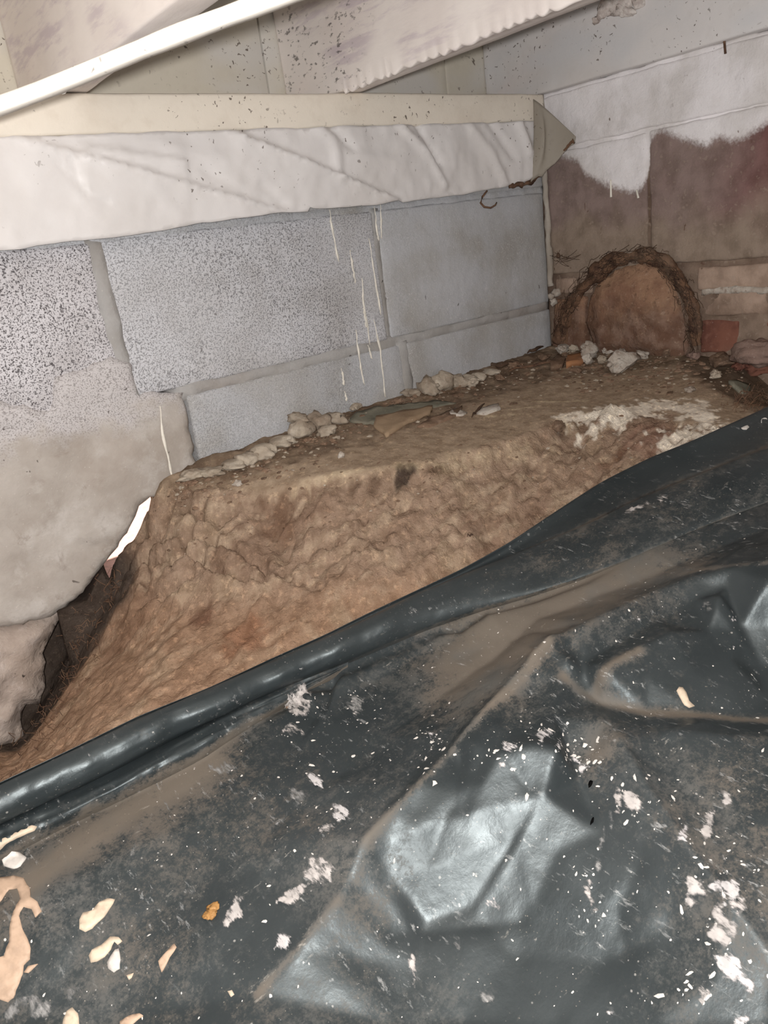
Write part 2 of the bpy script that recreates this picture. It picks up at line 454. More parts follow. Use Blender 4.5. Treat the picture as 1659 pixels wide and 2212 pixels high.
M['mortar_lump'] = m_cem('mortar_lump', srgb(178, 166, 150), srgb(146, 132, 116), srgb(196, 186, 172), 0.9, 0.8, 3)
M['stone_white'] = m_cem('stone_white', srgb(188, 180, 170), srgb(164, 152, 140), srgb(116, 88, 72), 1.0, 0.6, 5)
M['stone_brown'] = m_cem('stone_brown', srgb(132, 108, 90), srgb(100, 82, 68), srgb(160, 140, 122), 0.9, 0.6, 4)
M['stone_pink'] = m_cem('stone_pink', srgb(138, 116, 106), srgb(116, 97, 88), srgb(150, 132, 122), 0.9, 0.4, 2)
M['slate'] = m_cem('slate', srgb(124, 120, 106), srgb(104, 102, 90), srgb(140, 134, 118), 0.4, 0.2, 3)
M['tan_chip'] = m_cem('tan_chip', srgb(156, 134, 110), srgb(138, 116, 94), srgb(168, 146, 120), 0.3, 0.2, 2)
M['orange_chip'] = m_cem('orange_chip', srgb(164, 118, 84), srgb(140, 98, 70), srgb(178, 138, 104), 0.4, 0.3, 3)
M['brick'] = m_cem('brick', srgb(126, 86, 72), srgb(106, 70, 60), srgb(140, 104, 90), 0.5, 0.4, 3)
M['twig'] = m_cem('twig', srgb(84, 66, 54), srgb(60, 46, 40), srgb(104, 86, 70), 0.5, 0.0, 6)
M['root'] = m_cem('root', srgb(112, 86, 68), srgb(80, 60, 50), srgb(140, 112, 92), 0.4, 0.0, 6)
def m_clay():
    t = NT('clay'); x, y, z = t.xyz()
    c = t.mix(t.step(t.noise(18, 5, 0.62), 0.36, 0.66), srgb(160, 128, 104), srgb(132, 100, 82))
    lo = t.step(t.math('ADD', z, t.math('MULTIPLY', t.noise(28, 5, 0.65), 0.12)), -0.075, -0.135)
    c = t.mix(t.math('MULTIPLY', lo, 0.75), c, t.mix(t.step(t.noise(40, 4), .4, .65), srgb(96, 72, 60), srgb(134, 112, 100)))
    c = t.mix(t.math('MULTIPLY', t.step(t.noise(80, 5, 0.7), 0.54, 0.68), 0.55), c, srgb(88, 66, 54))
    c = t.mix(t.math('MULTIPLY', t.step(t.noise(130, 4, 0.7), 0.58, 0.68), 0.4), c, srgb(180, 158, 138))
    n = t.bump(t.noise(40, 6, 0.66), 0.9, 0.006); n = t.bump(t.noise(240, 4), 0.7, 0.0016, n)
    return t.out(c, 0.95, n, 0.1)
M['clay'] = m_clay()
M['lump'] = m_cem('lump', srgb(222, 214, 208), srgb(190, 178, 172), srgb(230, 224, 218), 0.9, 0.8, 5)
def m_plain(name, c, r=0.6, spec=0.3):
    t = NT(name); k = t.mix(t.step(t.noise(90, 4), 0.4, 0.7), c, tuple(v * 0.8 for v in c))
    return t.out(k, r, t.bump(t.noise(160, 4), 0.35, 0.001), spec)
M['drip'] = m_plain('drip_paint', srgb(232, 226, 214), 0.4, 0.4)
M['cream'] = m_plain('cream_paint', srgb(204, 186, 164), 0.5, 0.35)
M['cream_pink'] = m_plain('cream_pink_paint', srgb(184, 158, 136), 0.55, 0.3)
M['white_flake'] = m_plain('white_flake', srgb(206, 200, 193), 0.6, 0.2)
M['orange_bit'] = m_plain('orange_bit', srgb(168, 126, 76), 0.6, 0.3)
def m_smear(name, c, lo, hi, ang=0.0):
    """chalky paint rubbed thin: grain of the wipe leaves gaps"""
    t = NT(name)
    v = t.stretch((1.0, 0.32, 0.6), (0, 0, ang))
    n = t.math('ADD', t.math('MULTIPLY', t.noise(120, 5, 0.62, vec=v), 0.6), t.math('MULTIPLY', t.noise(420, 3, 0.6, vec=v), 0.4))
    a = t.step(t.math('ADD', n, t.math('MULTIPLY', t.math('SUBTRACT', t.attr('cover'), 1.0), 0.22)), lo, hi)
    k = t.mix(t.step(t.noise(70, 3), 0.4, 0.65), c, tuple(x * 0.78 for x in c))
    return t.out(k, 0.75, t.bump(n, 0.5, 0.0012), 0.2, Alpha=a)
M['smear'] = m_smear('chalk_smear', srgb(184, 178, 174), 0.37, 0.55, 0.5)
M['crust'] = m_smear('dust_crust', srgb(158, 136, 112), 0.40, 0.56, 0.3)
M['smear_thin'] = m_smear('chalk_smear_thin', srgb(150, 149, 147), 0.40, 0.66, 0.3)
M['smear_white'] = m_smear('white_smear', srgb(192, 188, 187), 0.39, 0.53, -0.4)
def m_soil():
    t = NT('soil'); a = t.attr('col', 'Color'); gr = t.attr('grit')
    n = t.noise(55, 6, 0.65)
    c = t.mix(t.step(n, 0.3, 0.72), a, t.mix(1.0, a, (0.62, 0.58, 0.55), 'MULTIPLY'))
    c = t.mix(t.math('MULTIPLY', t.step(t.noise(120, 5, 0.7), 0.52, 0.68), 0.6), c, t.mix(1.0, a, (1.5, 1.46, 1.38), 'MULTIPLY'))
    c = t.mix(t.math('MULTIPLY', t.step(t.noise(85, 5, 0.7, dist=.4), 0.56, 0.70), 0.6), c, t.mix(1.0, a, (.5, .46, .44), 'MULTIPLY'))
    k = t.math('MULTIPLY', t.step(t.noise(330, 2), 0.66, 0.74), gr); c = t.mix(t.math('MULTIPLY', k, 0.8), c, srgb(58, 46, 40))
    w = t.math('MULTIPLY', t.step(t.voro(150), 0.16, 0.08), gr); c = t.mix(t.math('MULTIPLY', w, 0.35), c, srgb(200, 184, 164))
    b = t.bump(t.noise(70, 6, 0.68), t.math('ADD', .12, t.math('MULTIPLY', t.attr('rough'), 0.6)), 0.006); b = t.bump(t.noise(320, 5, 0.65), t.math('ADD', .25, t.math('MULTIPLY', t.attr('rough'), 0.6)), 0.0022, b)
    return t.out(c, 0.95, b, 0.08)
M['soil'] = m_soil()
def m_sheet():
    t = NT('black_polythene'); x, y, z = t.xyz()
    d0 = t.attr('dust')
    n = t.noise(26, 6, 0.65); f = t.noise(420, 4, 0.75); g = t.noise(110, 5, 0.7)
    base = t.mix(t.step(t.noise(5, 3), 0.35, 0.7), (0.021, 0.026, 0.028), (0.036, 0.042, 0.044))
    film = t.math('ADD', t.math('MULTIPLY', n, 0.30), t.math('ADD', t.math('MULTIPLY', g, 0.36), t.math('MULTIPLY', f, 0.34)))
    th = t.math('SUBTRACT', 0.63, t.math('MULTIPLY', d0, 0.26))          # the more dust the more of the grain is covered
    dust = t.math('MULTIPLY', t.step(film, t.math('SUBTRACT', th, 0.075), t.math('ADD', th, 0.075)), t.math('ADD', 0.20, t.math('MULTIPLY', d0, 0.46)))
    dcol = t.mix(t.step(t.math('ADD', t.noise(14, 3), t.math('MULTIPLY', d0, 0.25)), 0.48, 0.78), srgb(110, 107, 102), srgb(124, 113, 101))
    c = t.mix(dust, base, dcol)
    # fine light scuffs and fly specks of white paint
    sc = t.math('MULTIPLY', t.step(t.noise(170, 4, 0.7, vec=t.stretch((1, 0.28, 1), (0, 0, 0.7))), 0.59, 0.72), t.step(t.noise(11, 3), 0.43, 0.62))
    c = t.mix(t.math('MULTIPLY', sc, 0.5), c, srgb(182, 182, 180))
    s2 = t.math('MULTIPLY', t.step(t.noise(150, 4, 0.7, vec=t.stretch((0.3, 1, 1), (0, 0, 0.2))), 0.62, 0.74), t.step(t.noise(9, 3), 0.5, 0.66))
    c = t.mix(t.math('MULTIPLY', s2, 0.42), c, srgb(180, 174, 164))
    for sc_, lo, am, cc in ((130, 0.25, .45, (186, 182, 176)), (260, 0.27, .35, (170, 160, 146)), (75, 0.20, .5, (196, 192, 186))):
        v = t.math('ADD', t.voro(sc_), t.math('MULTIPLY', t.noise(sc_ * .8, 3, .7), .34))
        sp = t.math('MULTIPLY', t.step(v, lo + .05, lo - .05), t.step(t.noise(20 + sc_ * .05, 3), 0.49, 0.57))
        c = t.mix(t.math('MULTIPLY', sp, am), c, srgb(*cc))
    r = t.math('ADD', t.math('MULTIPLY', dust, 0.45), t.math('ADD', 0.35, t.math('MULTIPLY', t.step(n, 0.3, 0.7), 0.10)))
    b = t.bump(t.noise(14, 3, 0.5, vec=t.stretch((1, 0.5, 1), (0, 0, 0.9))), 0.22, 0.010)
    b = t.bump(t.noise(90, 4, 0.6), 0.10, 0.003, b)
    b = t.bump(t.noise(300, 4, 0.6), 0.12, 0.0010, b)
    s = t.math('SUBTRACT', 0.5, t.math('MULTIPLY', dust, 0.42))
    t.set(t.p, 'Specular Tint', (0.88, 0.98, 1.0, 1.0))
    return t.out(c, r, b, s)
M['sheet'] = m_sheet()
def m_rightblock():
    t = NT('right_wall_block'); a = t.attr('col', 'Color'); pa = t.attr('paint')
    c = t.mix(t.step(t.noise(30, 5, 0.62), 0.38, 0.68), a, t.mix(1.0, a, (0.7, 0.68, 0.66), 'MULTIPLY'))
    c = t.mix(t.math('MULTIPLY', t.step(t.noise(120, 4), 0.56, 0.7), 0.4), c, srgb(168, 152, 138))
    p = t.step(t.math('ADD', pa, t.math('MULTIPLY', t.math('SUBTRACT', t.noise(180, 4, 0.7), 0.5), 0.5)), 0.3, 0.68)
    wc = t.mix(t.step(t.noise(12, 4), 0.4, 0.65), srgb(236, 232, 233), srgb(216, 211, 209))
    c = t.mix(p, c, wc)
    k = t.math('MULTIPLY', t.step(t.noise(95, 2, dist=0.6, vec=t.stretch((1, 1, 0.6))), 0.70, 0.73), t.step(t.noise(9, 2), 0.45, 0.6))
    c = t.mix(t.math('MULTIPLY', k, 0.8), c, srgb(96, 70, 58))
    b = t.bump(t.noise(40, 6, 0.62), 0.6, 0.005); b = t.bump(t.noise(300, 3), 0.4, 0.0012, b)
    return t.out(c, 0.85, b, 0.15)
M['rblock'] = m_rightblock()
M['outside'] = m_plain('sunlit_pink_ground', srgb(236, 190, 176), 0.9, 0.1)
M['tear'] = m_plain('dark_hole', (0.004, 0.004, 0.004), 0.9, 0.0)

# ------------------------------------------------------------------ earth floor
S = []
def sp(px, py, z): S.append(on_z(px, py, z))
def sy(px, py, y): S.append(on_y(px, py, y))
def sw(x, y, z): S.append(np.array([x, y, z]))
# contact along the block wall and beyond it
for x, z in ((0.36, -.268), (.425, -.262), (.52, -.257), (.6, -.255), (.7, -.252), (.817, -.249), (1.0, -.246), (1.1, -.243), (1.197, -.24)):
    sw(x, 1.0, z); sw(x, 1.3, z)
sw(1.45, 1.3, -.24)
# ground along the right wall
for y, z in ((.9, -.245), (.8, -.247), (.7, -.246), (.62, -.262), (.54, -.32), (.3, -.42), (0, -.45)):
    sw(1.197, y, z); sw(1.45, y, z - .01)
# bench lip
for p in ((322, 1074), (385, 1066), (450, 1061), (520, 1056), (600, 1049), (700, 1036), (800, 1020), (900, 1000), (1000, 975), (1080, 958), (1140, 938)): sp(*p, -.283)
for p in ((1200, 915), (1270, 901), (1350, 886), (1450, 870), (1520, 884), (1575, 915)): sp(*p, -.279)
# crest of the hump at the far end
for p in ((1300, 801, -.258), (1400, 797, -.259), (1480, 803, -.262), (1540, 838, -.27), (1590, 868, -.281), (1650, 905, -.294)): sp(*p)
# just under the lip, then down the face
for p in ((380, 1110), (450, 1105), (520, 1100), (600, 1092), (700, 1080), (800, 1064), (900, 1042), (1000, 1012), (1080, 995), (1140, 980)): sp(*p, -.306)
for p in ((400, 1220, -.348), (500, 1210, -.348), (600, 1200, -.35), (700, 1185, -.349), (800, 1165, -.346), (900, 1130, -.342), (1000, 1100, -.34), (1100, 1060, -.335)): sp(*p)
for p in ((1215, 955, -.306), (1300, 945, -.300), (1400, 925, -.294), (1480, 920, -.286), (1540, 930, -.284)): sp(*p)
for p in ((1200, 1020, -.328), (1300, 990, -.315), (1400, 960, -.303)): sp(*p)
for p in ((400, 1330, -.39), (500, 1320, -.388), (600, 1305, -.386), (700, 1285, -.383), (800, 1262, -.378), (900, 1225, -.372), (1000, 1180, -.366), (1100, 1130, -.36)): sp(*p)
# where the face runs under the sheet
for p in ((0, 1700, -.447), (100, 1655, -.44), (200, 1600, -.432), (300, 1555, -.427), (450, 1495, -.422), (600, 1425, -.418), (800, 1332, -.408), (1000, 1242, -.395), (1100, 1185, -.386), (1200, 1120, -.366), (1300, 1050, -.337), (1400, 1000, -.317), (1500, 960, -.297), (1600, 915, -.288), (1700, 880, -.282)): sp(*p)
# left: the face turns in under the footing
for p in ((330, 1150, .985), (300, 1230, .965), (265, 1290, .945), (300, 1400, .86), (240, 1345, .935), (190, 1425, .925), (150, 1490, .91), (110, 1560, .885), (60, 1640, .84), (200, 1500, .84), (100, 1620, .82)): sy(*p)
# hollow under the footing, darker earth with painted shade
for p in ((215, 1320, 1.0), (165, 1400, 1.02), (135, 1470, 1.01), (100, 1545, .985), (60, 1600, .96), (20, 1640, .94)): sy(*p)
for p in ((235, 1262, 1.035), (185, 1340, 1.06), (140, 1420, 1.07), (100, 1500, 1.06), (40, 1600, 1.04)): sy(*p)
for x, y, z in ((.22, 1.14, -.40), (.12, 1.14, -.42), (0, 1.12, -.47), (-.3, 1.1, -.5), (-.3, 1.3, -.45), (0, 1.3, -.45), (.2, 1.3, -.47)): sw(x, y, z)
# the gap to daylight
for p in ((340, 1082, 1.01), (312, 1130, 1.01), (280, 1168, 1.01), (255, 1205, 1.01)): sy(*p)
for x, y, z in ((.36, 1.06, -.33), (.335, 1.06, -.40), (.30, 1.06, -.42), (.272, 1.06, -.41), (.37, 1.14, -.40), (.33, 1.14, -.50), (.28, 1.14, -.50), (.34, 1.3, -.56), (.26, 1.3, -.56), (.39, 1.3, -.3)): sw(x, y, z)
# pit floor under the sheet
for x, y, z in ((-.5, .9, -.50), (-.5, .5, -.58), (-.5, -.1, -.60), (0, .5, -.57), (0, .3, -.59), (0, -.1, -.60), (.4, .5, -.55), (.4, .3, -.58), (.4, -.1, -.60), (.8, .5, -.45), (.95, .48, -.42), (1.05, .44, -.40), (.8, .2, -.54), (.8, -.1, -.56), (1.05, .35, -.44)): sw(x, y, z)
soil = Field(S, -.5, 1.42, -.1, 1.3, .0035, blur=2.2)
base_z = soil.Z.copy()
X, Y = soil.X, soil.Y
gy, gx = np.gradient(soil.Z, soil.d); slope = np.hypot(gx, gy)
P2 = np.stack([X.ravel(), Y.ravel()], 1)
def spx(pts):
    return np.array([k[:2] for k in (soil.hit(*p) for p in pts) if k is not None])
lip_px = ((322, 1074), (450, 1061), (600, 1049), (800, 1020), (1000, 975), (1140, 938), (1200, 915), (1350, 886), (1450, 870), (1520, 884), (1575, 915))
lip = np.array([on_z(*p, -.283)[:2] for p in lip_px])
lip_y = np.interp(X, lip[:, 0], lip[:, 1], left=1.03, right=.5)
lip_y = np.where(X < .342, 1.0 + (.342 - X) * 1.0, lip_y)
top = smooth(-.008, .010, Y - lip_y)                       # 1 on the bench, 0 on the cut face
disp = top * (.0022 * fbm(X * 9, Y * 9, 0, 3, 3) + .0005 * fbm(X * 90, Y * 90, 0, 3, 8))
# the dug face: shovel bites, ribs and crumbling lumps
s_along = X - .35 * Y
face = .007 * fbm(X * 9, Y * 16, 0, 3, 21) + .005 * fbm(s_along * 34, Y * 80, 0, 5, 25, .6) + .0026 * fbm(X * 120, Y * 120, 0, 3, 31)
lowpart = smooth(-.36, -.40, base_z)
disp = disp + (1 - top) * face * (1 - .45 * lowpart)
soil.Z = soil.Z + disp
# blocky cracks in the upper left of the face
cracks_px = [[(352, 1085), (356, 1130), (348, 1160), (310, 1210)], [(378, 1085), (362, 1140), (358, 1175)], [(438, 1090), (428, 1120), (405, 1165), (372, 1218)],
             [(480, 1115), (470, 1150), (450, 1180), (440, 1200), (410, 1235), (360, 1275), (300, 1305)], [(270, 1220), (320, 1218), (375, 1212), (420, 1196)],
             [(300, 1165), (350, 1172), (400, 1168), (455, 1176), (530, 1200), (565, 1225)], [(565, 1200), (570, 1250)], [(395, 1100), (440, 1112), (500, 1110)],
             [(280, 1190), (262, 1250)], [(330, 1212), (318, 1260)], [(420, 1200), (470, 1230), (560, 1248)], [(640, 1105), (625, 1150), (618, 1205)],
             [(610, 1240), (700, 1262)], [(785, 1080), (790, 1150), (780, 1210)], [(850, 1060), (845, 1110)]]
for i, c in enumerate(cracks_px):
    q = rough_line(spx(c), .008, .004, i, False)
    d = line_dist(P2, q).reshape(X.shape)
    soil.Z -= (.0105 if i < 11 else .005) * np.exp(-(d / .0045) ** 2) - (.0025 if i < 11 else .001) * np.exp(-((d - .012) / .006) ** 2)
# bite marks / ribs on the middle of the face: arcs across the slope
rib_px = [[(640, 1130), (720, 1108), (820, 1098), (960, 1080)], [(650, 1165), (740, 1140), (850, 1130), (990, 1105)], [(640, 1200), (760, 1178), (900, 1165)], [(700, 1215), (800, 1200), (930, 1180)],
          [(660, 1100), (760, 1078), (880, 1065)], [(1000, 1040), (1060, 1100), (1160, 1120)], [(1150, 980), (1200, 1000), (1250, 1060)]]
for i, c in enumerate(rib_px):
    q = rough_line(spx(c), .008, .005, 40 + i, False); d = line_dist(P2, q).reshape(X.shape)
    soil.Z += .005 * np.exp(-(d / .006) ** 2) * (0.6 + .8 * vnoise(X * 40, Y * 40, 0, 60 + i))
# hollows: scoop left of centre, bowl under the pale rim
for (px, py), r, dep in (((585, 1110), .035, .014), ((610, 1190), .03, .010), ((1250, 930), .03, .012), ((1330, 975), .03, .012), ((215, 1390), .04, .010)):
    h = soil.hit(px, py); d = np.hypot(X - h[0], Y - h[1]); soil.Z -= dep * np.exp(-(d / r) ** 2)
# low rim of soil gathered along the foot of the wall
soil.Z += .006 * np.exp(-((Y - .985) / .02) ** 2) * (X > .36) * (.5 + .7 * fbm(X * 25, Y * 25, 0, 3, 77))
# the slit of daylight between footing and earth
jx = np.array([on_y(*p, 1.0)[[0, 2]] for p in ((182, 1275), (206, 1240), (236, 1212), (248, 1192), (266, 1160), (286, 1130), (303, 1096), (322, 1078))])
Xs = X / np.maximum(Y, .9); wb = np.interp(Xs, jx[:, 0], jx[:, 1]); gp = np.interp(Xs, [.245, .262, .28, .295, .308, .325, .343, .347], [0, .005, .006, .010, .020, .020, .006, 0])
lim = np.where(Y < 1.0, (wb - gp) * Y, wb - gp - (Y - 1.0) * .9)
soil.Z = np.where((Y > .93) & (Xs > .245) & (Xs < .347), np.minimum(soil.Z, lim), soil.Z)
plugm = (Y > .985) & (Xs > .19) & (Xs <= .262)
soil.Z = np.where(plugm, np.maximum(soil.Z, wb - .010 * smooth(.262, .23, Xs) - .003 - (Y - 1.0) * .15), soil.Z)
# colours of the earth itself
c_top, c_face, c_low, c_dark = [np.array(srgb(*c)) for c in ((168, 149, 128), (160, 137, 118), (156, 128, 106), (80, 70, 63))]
A = (c_face * (1 - lowpart[..., None]) + c_low * lowpart[..., None])
n1 = smooth(.0, .8, fbm(X * 11, Y * 11, 0, 4, 91))[..., None]
A = A * (1 - .35 * n1) + np.array(srgb(118, 90, 74)) * .35 * n1
n2 = smooth(.1, .9, fbm(X * 26, Y * 26, 0, 4, 95))[..., None]
A = A * (1 - .45 * n2) + np.array(srgb(178, 158, 134)) * .45 * n2
st_ = smooth(.15, .8, fbm(s_along * 22, (Y + base_z) * 110, 0, 4, 97) + .25 * fbm(X * 90, Y * 90, 0, 3, 98))[..., None] * (1 - lowpart[..., None] * .5)
A = A * (1 - .5 * st_) + np.array(srgb(196, 176, 152)) * .5 * st_
A = A * (1 - top[..., None]) + c_top * top[..., None]
def blot(px, py, r, col, amt, stretch=1.0, nz=.5, seed=5):
    global A
    h = soil.hit(px, py)
    if h is None: return
    d = np.hypot((X - h[0]) / stretch, Y - h[1]) / r + nz * fbm(X * 40, Y * 40, 0, 4, seed)
    m = (amt * smooth(1.0, .45, d))[..., None]; A = A * (1 - m) + np.array(srgb(*col)) * m
# dark fibrous earth in the hollow under the footing, its shade painted in too
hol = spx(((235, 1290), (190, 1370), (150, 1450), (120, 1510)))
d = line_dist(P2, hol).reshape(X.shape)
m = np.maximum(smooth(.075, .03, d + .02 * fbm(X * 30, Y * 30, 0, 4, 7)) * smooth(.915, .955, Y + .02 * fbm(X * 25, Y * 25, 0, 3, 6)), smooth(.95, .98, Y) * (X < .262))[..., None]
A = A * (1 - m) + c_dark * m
for a in ((875, 1036, .012, (58, 50, 46), .85, 2.0), (815, 1046, .010, (96, 76, 62), .7, 1.8), (765, 1056, .010, (96, 76, 62), .7, 1.6), (940, 1018, .008, (100, 82, 66), .6, 2.4), (1335, 985, .022, (116, 82, 62), .6, 1.3), (1400, 940, .05, (142, 108, 94), .5, 1.4), (440, 1335, .018, (96, 62, 48), .6, 1.6), (520, 1370, .03, (140, 96, 72), .5, 1.4),
          (600, 1120, .03, (112, 84, 66), .55, 1.0), (1520, 770, .06, (96, 82, 68), .7, 1.4), (1600, 820, .06, (94, 76, 62), .7, 1.2), (1420, 770, .05, (104, 88, 72), .6, 1.4),
          (1210, 925, .018, (96, 78, 64), .6, 1.0), (1255, 930, .02, (112, 92, 76), .5, 1.0), (780, 890, .03, (120, 96, 76), .6, 2.0)): blot(*a)
# pale lime crust on the rim at the far end
crust = spx(((1255, 912), (1330, 893), (1420, 876), (1490, 884), (1530, 912), (1500, 940), (1450, 948)))
d = line_dist(P2, crust).reshape(X.shape) / .024 + .55 * fbm(X * 40, Y * 40, 0, 3, 15) + .9 * fbm(X * 130, Y * 130, 0, 3, 16)
m = (smooth(1.15, .6, d) * .95)[..., None]; A = A * (1 - m) + np.array(srgb(244, 234, 218)) * m
for pts, w in ((((1150, 868), (1270, 866)), .0035), (((1100, 885), (1180, 876)), .0035), (((1050, 900), (1130, 895)), .003), (((1210, 905), (1230, 925)), .006), (((1190, 965), (1200, 985)), .006), (((950, 1010), (1140, 965)), .010), (((640, 1060), (950, 1003)), .006)):
    d = line_dist(P2, spx(pts)).reshape(X.shape) / w + .6 * fbm(X * 60, Y * 60, 0, 4, 19)
    m = (smooth(1.2, .2, d + .5 * fbm(X * 140, Y * 140, 0, 3, 29)) * (.28 if w > .0059 else .6))[..., None]; A = A * (1 - m) + np.array(srgb(222, 204, 172)) * m
# darker rubble ground between the hump and the side wall
cr_ = np.array([on_z(*p) for p in ((1480, 803, -.262), (1540, 838, -.27), (1590, 868, -.281), (1650, 905, -.294))])
cx_ = np.interp(Y, cr_[::-1, 1], cr_[::-1, 0]); m = (smooth(-.004, .012, X - cx_ + .008 * fbm(X * 50, Y * 50, 0, 3, 33)) * (Y < .70) * .75)[..., None]
A = A * (1 - m) + np.array(srgb(92, 78, 66)) * m
# belt of dark litter between the clean bench and the wall
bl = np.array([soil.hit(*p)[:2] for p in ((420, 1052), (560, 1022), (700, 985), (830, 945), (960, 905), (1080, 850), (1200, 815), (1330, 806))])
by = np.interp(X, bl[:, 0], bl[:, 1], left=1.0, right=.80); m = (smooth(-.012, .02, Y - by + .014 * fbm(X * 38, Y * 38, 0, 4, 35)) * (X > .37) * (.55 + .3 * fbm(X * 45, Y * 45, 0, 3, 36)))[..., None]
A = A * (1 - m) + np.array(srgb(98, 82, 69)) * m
soil.Z += m[..., 0] * (.0030 * fbm(X * 60, Y * 60, 0, 4, 37) + .0015 * fbm(X * 150, Y * 150, 0, 2, 38))
# grit along the foot of the wall
d = np.abs(Y - .955) ; grit = np.clip(.25 + .9 * smooth(.05, .0, d) * (X > .33), 0, 1)
m = (smooth(.05, .01, d) * .45 * (X > .36) * smooth(-.3, .5, fbm(X * 20, Y * 20, 0, 4, 51)))[..., None]; A = A * (1 - m) + np.array(srgb(112, 92, 76)) * m
V, F, used = soil.mesh()
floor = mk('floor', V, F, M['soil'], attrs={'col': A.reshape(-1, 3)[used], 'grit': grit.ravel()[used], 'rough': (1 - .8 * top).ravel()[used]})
prop(floor, 'bare earth floor with a dug bank and flat bench against the block wall', 'ground', kind='structure')

# ------------------------------------------------------------------ daylight ground beyond the wall
V, F = box((-1.5, 1.3, -.72), (3.0, 5.0, -.6), (12, 12, 1), .01, .01, 2)
prop(mk('ground_outside', V, F, M['outside']), 'sunlit pale pink ground outside seen through the gap under the wall', 'ground', kind='structure')

# ------------------------------------------------------------------ back wall of blocks
wallb = empty('wall_back', (.6, 1.0, -.36), 'painted concrete block wall on a rough parged footing', 'wall', kind='structure')
def block(x0, x1, z0, z1, m, seed, y=1.0):
    V, F = box((x0, y, z0), (x1, y + .19, z1), (max(2, int((x1 - x0) / .02)), 2, max(2, int((z1 - z0) / .02))), .004, .0011, 22, seed)
    return mk('concrete_block', V, F, M[m], wallb)
block(-.47, -.066, -.154, .043, 'block_rough', 1)
block(-.058, .347, -.154, .043, 'block_rough', 2)
block(.359, .790, -.154, .043, 'block_misted', 3)
block(.797, 1.193, -.154, .043, 'block_smooth', 4)
block(.428, .815, -.36, -.166, 'block_smooth', 5)
block(.826, 1.195, -.36, -.166, 'block_smooth', 6)
for i, (a, b) in enumerate(((-.47, -.03), (-.02, .55), (.56, .9), (.91, 1.195))): block(a, b, .052, .150, 'block_smooth', 10 + i)
# mortar bed and joints, almost flush with the faces
def joint(pts, y, amp, seed, name='mortar_joint', mat='mortar_grey', step=.012, thick=.15, res=.012, noise=.0012):
    O = rough_line(pts, step, amp, seed); P, F = cdt(O, res)
    e = edge_dist(P, O)
    yy = y + .0025 * (1 - smooth(0, .008, e)) + noise * fbm(P[:, 0] * 45, P[:, 1] * 45, 0, 4, seed)
    fr = np.stack([P[:, 0], yy, P[:, 1]], 1); ba = fr.copy(); ba[:, 1] = y + thick
    V, G = shell(fr, ba, F); return mk(name, V, G, M[mat], wallb)
joint([(.338, -.17), (.363, -.17), (.363, .046), (.342, .046)], .9988, .0025, 3)
joint([(.782, -.16), (.803, -.16), (.803, .046), (.785, .046)], 1.0005, .0015, 5)
joint([(.42, -.172), (1.196, -.170), (1.196, -.150), (.42, -.150)], 1.0002, .003, 7)
joint([(-.47, .038), (1.196, .038), (1.196, .056), (-.47, .056)], 1.0005, .001, 8, mat='block_smooth')
joint([(.806, -.33), (.838, -.33), (.835, -.162), (.808, -.162)], .9992, .002, 9)
joint([(-.07, -.154), (-.052, -.154), (-.052, .04), (-.07, .04)], 1.0, .001, 11)
# parged patch and footing with the broken lower edge
jag_px = [(322, 1078), (303, 1096), (286, 1130), (266, 1160), (248, 1192), (236, 1212), (206, 1240), (182, 1275), (158, 1300), (143, 1330), (131, 1365), (112, 1395), (101, 1422), (100, 1455), (108, 1490)]
jag2_px = [(92, 1528), (60, 1530), (44, 1562), (55, 1600), (30, 1618), (-10, 1640), (-60, 1690)]
jag = [tuple(on_y(*p, 1.0)[[0, 2]]) for p in jag_px]
jag2 = [tuple(on_y(*p, 1.0)[[0, 2]]) for p in jag2_px]
ptop = [tuple(on_y(*p, 1.0)[[0, 2]]) for p in ((-80, 880), (0, 868), (60, 882), (108, 892), (112, 812), (180, 795), (240, 772), (286, 790), (300, 846), (395, 852), (425, 1000))]
mid = on_y(90, 1345, 1.0)[[0, 2]]
# upper: smooth parging down to the break at the top of the footing
up_poly = [(-.47, -.15)] + ptop + [(.428, -.30), (.352, -.292)] + jag[:9] + [tuple(on_y(100, 1336, 1.0)[[0, 2]]), tuple(on_y(50, 1345, 1.0)[[0, 2]]), tuple(on_y(0, 1352, 1.0)[[0, 2]]), (-.47, -.392)]
O = rough_line(up_poly, .006, .0030, 4); P, F = cdt(O, .008)
e = edge_dist(P, O)
yy = .9965 + .0035 * (1 - smooth(0, .006, e)) + .0035 * fbm(P[:, 0] * 9, P[:, 1] * 9, 0, 4, 12) + .0009 * fbm(P[:, 0] * 60, P[:, 1] * 60, 0, 3, 13)
# trowel laps, hairline cracks
for c, w, dp in ((((286, 790), (300, 850), (320, 930), (340, 1000)), .0022, .003), (((150, 1170), (200, 1185), (245, 1172)), .003, .004), (((0, 935), (60, 915), (120, 905)), .004, .002), (((140, 930), (150, 1040), (135, 1180)), .012, .0015), (((60, 1225), (110, 1255), (120, 1262)), .0025, .0025), (((200, 945), (250, 945), (262, 960)), .0025, .0025), (((405, 860), (418, 950), (424, 1000)), .003, .003)):
    q = np.array([on_y(*p, 1.0)[[0, 2]] for p in c]); yy = yy + dp * np.exp(-(line_dist(P, rough_line(q, .006, .002, 3, False)) / w) ** 2)
fr = np.stack([P[:, 0], yy, P[:, 1]], 1); ba = fr.copy(); ba[:, 1] = 1.185
V, G = shell(fr, ba, F); prop(mk('parging', V, G, M['parging'], wallb), 'smooth grey trowelled cement patch')
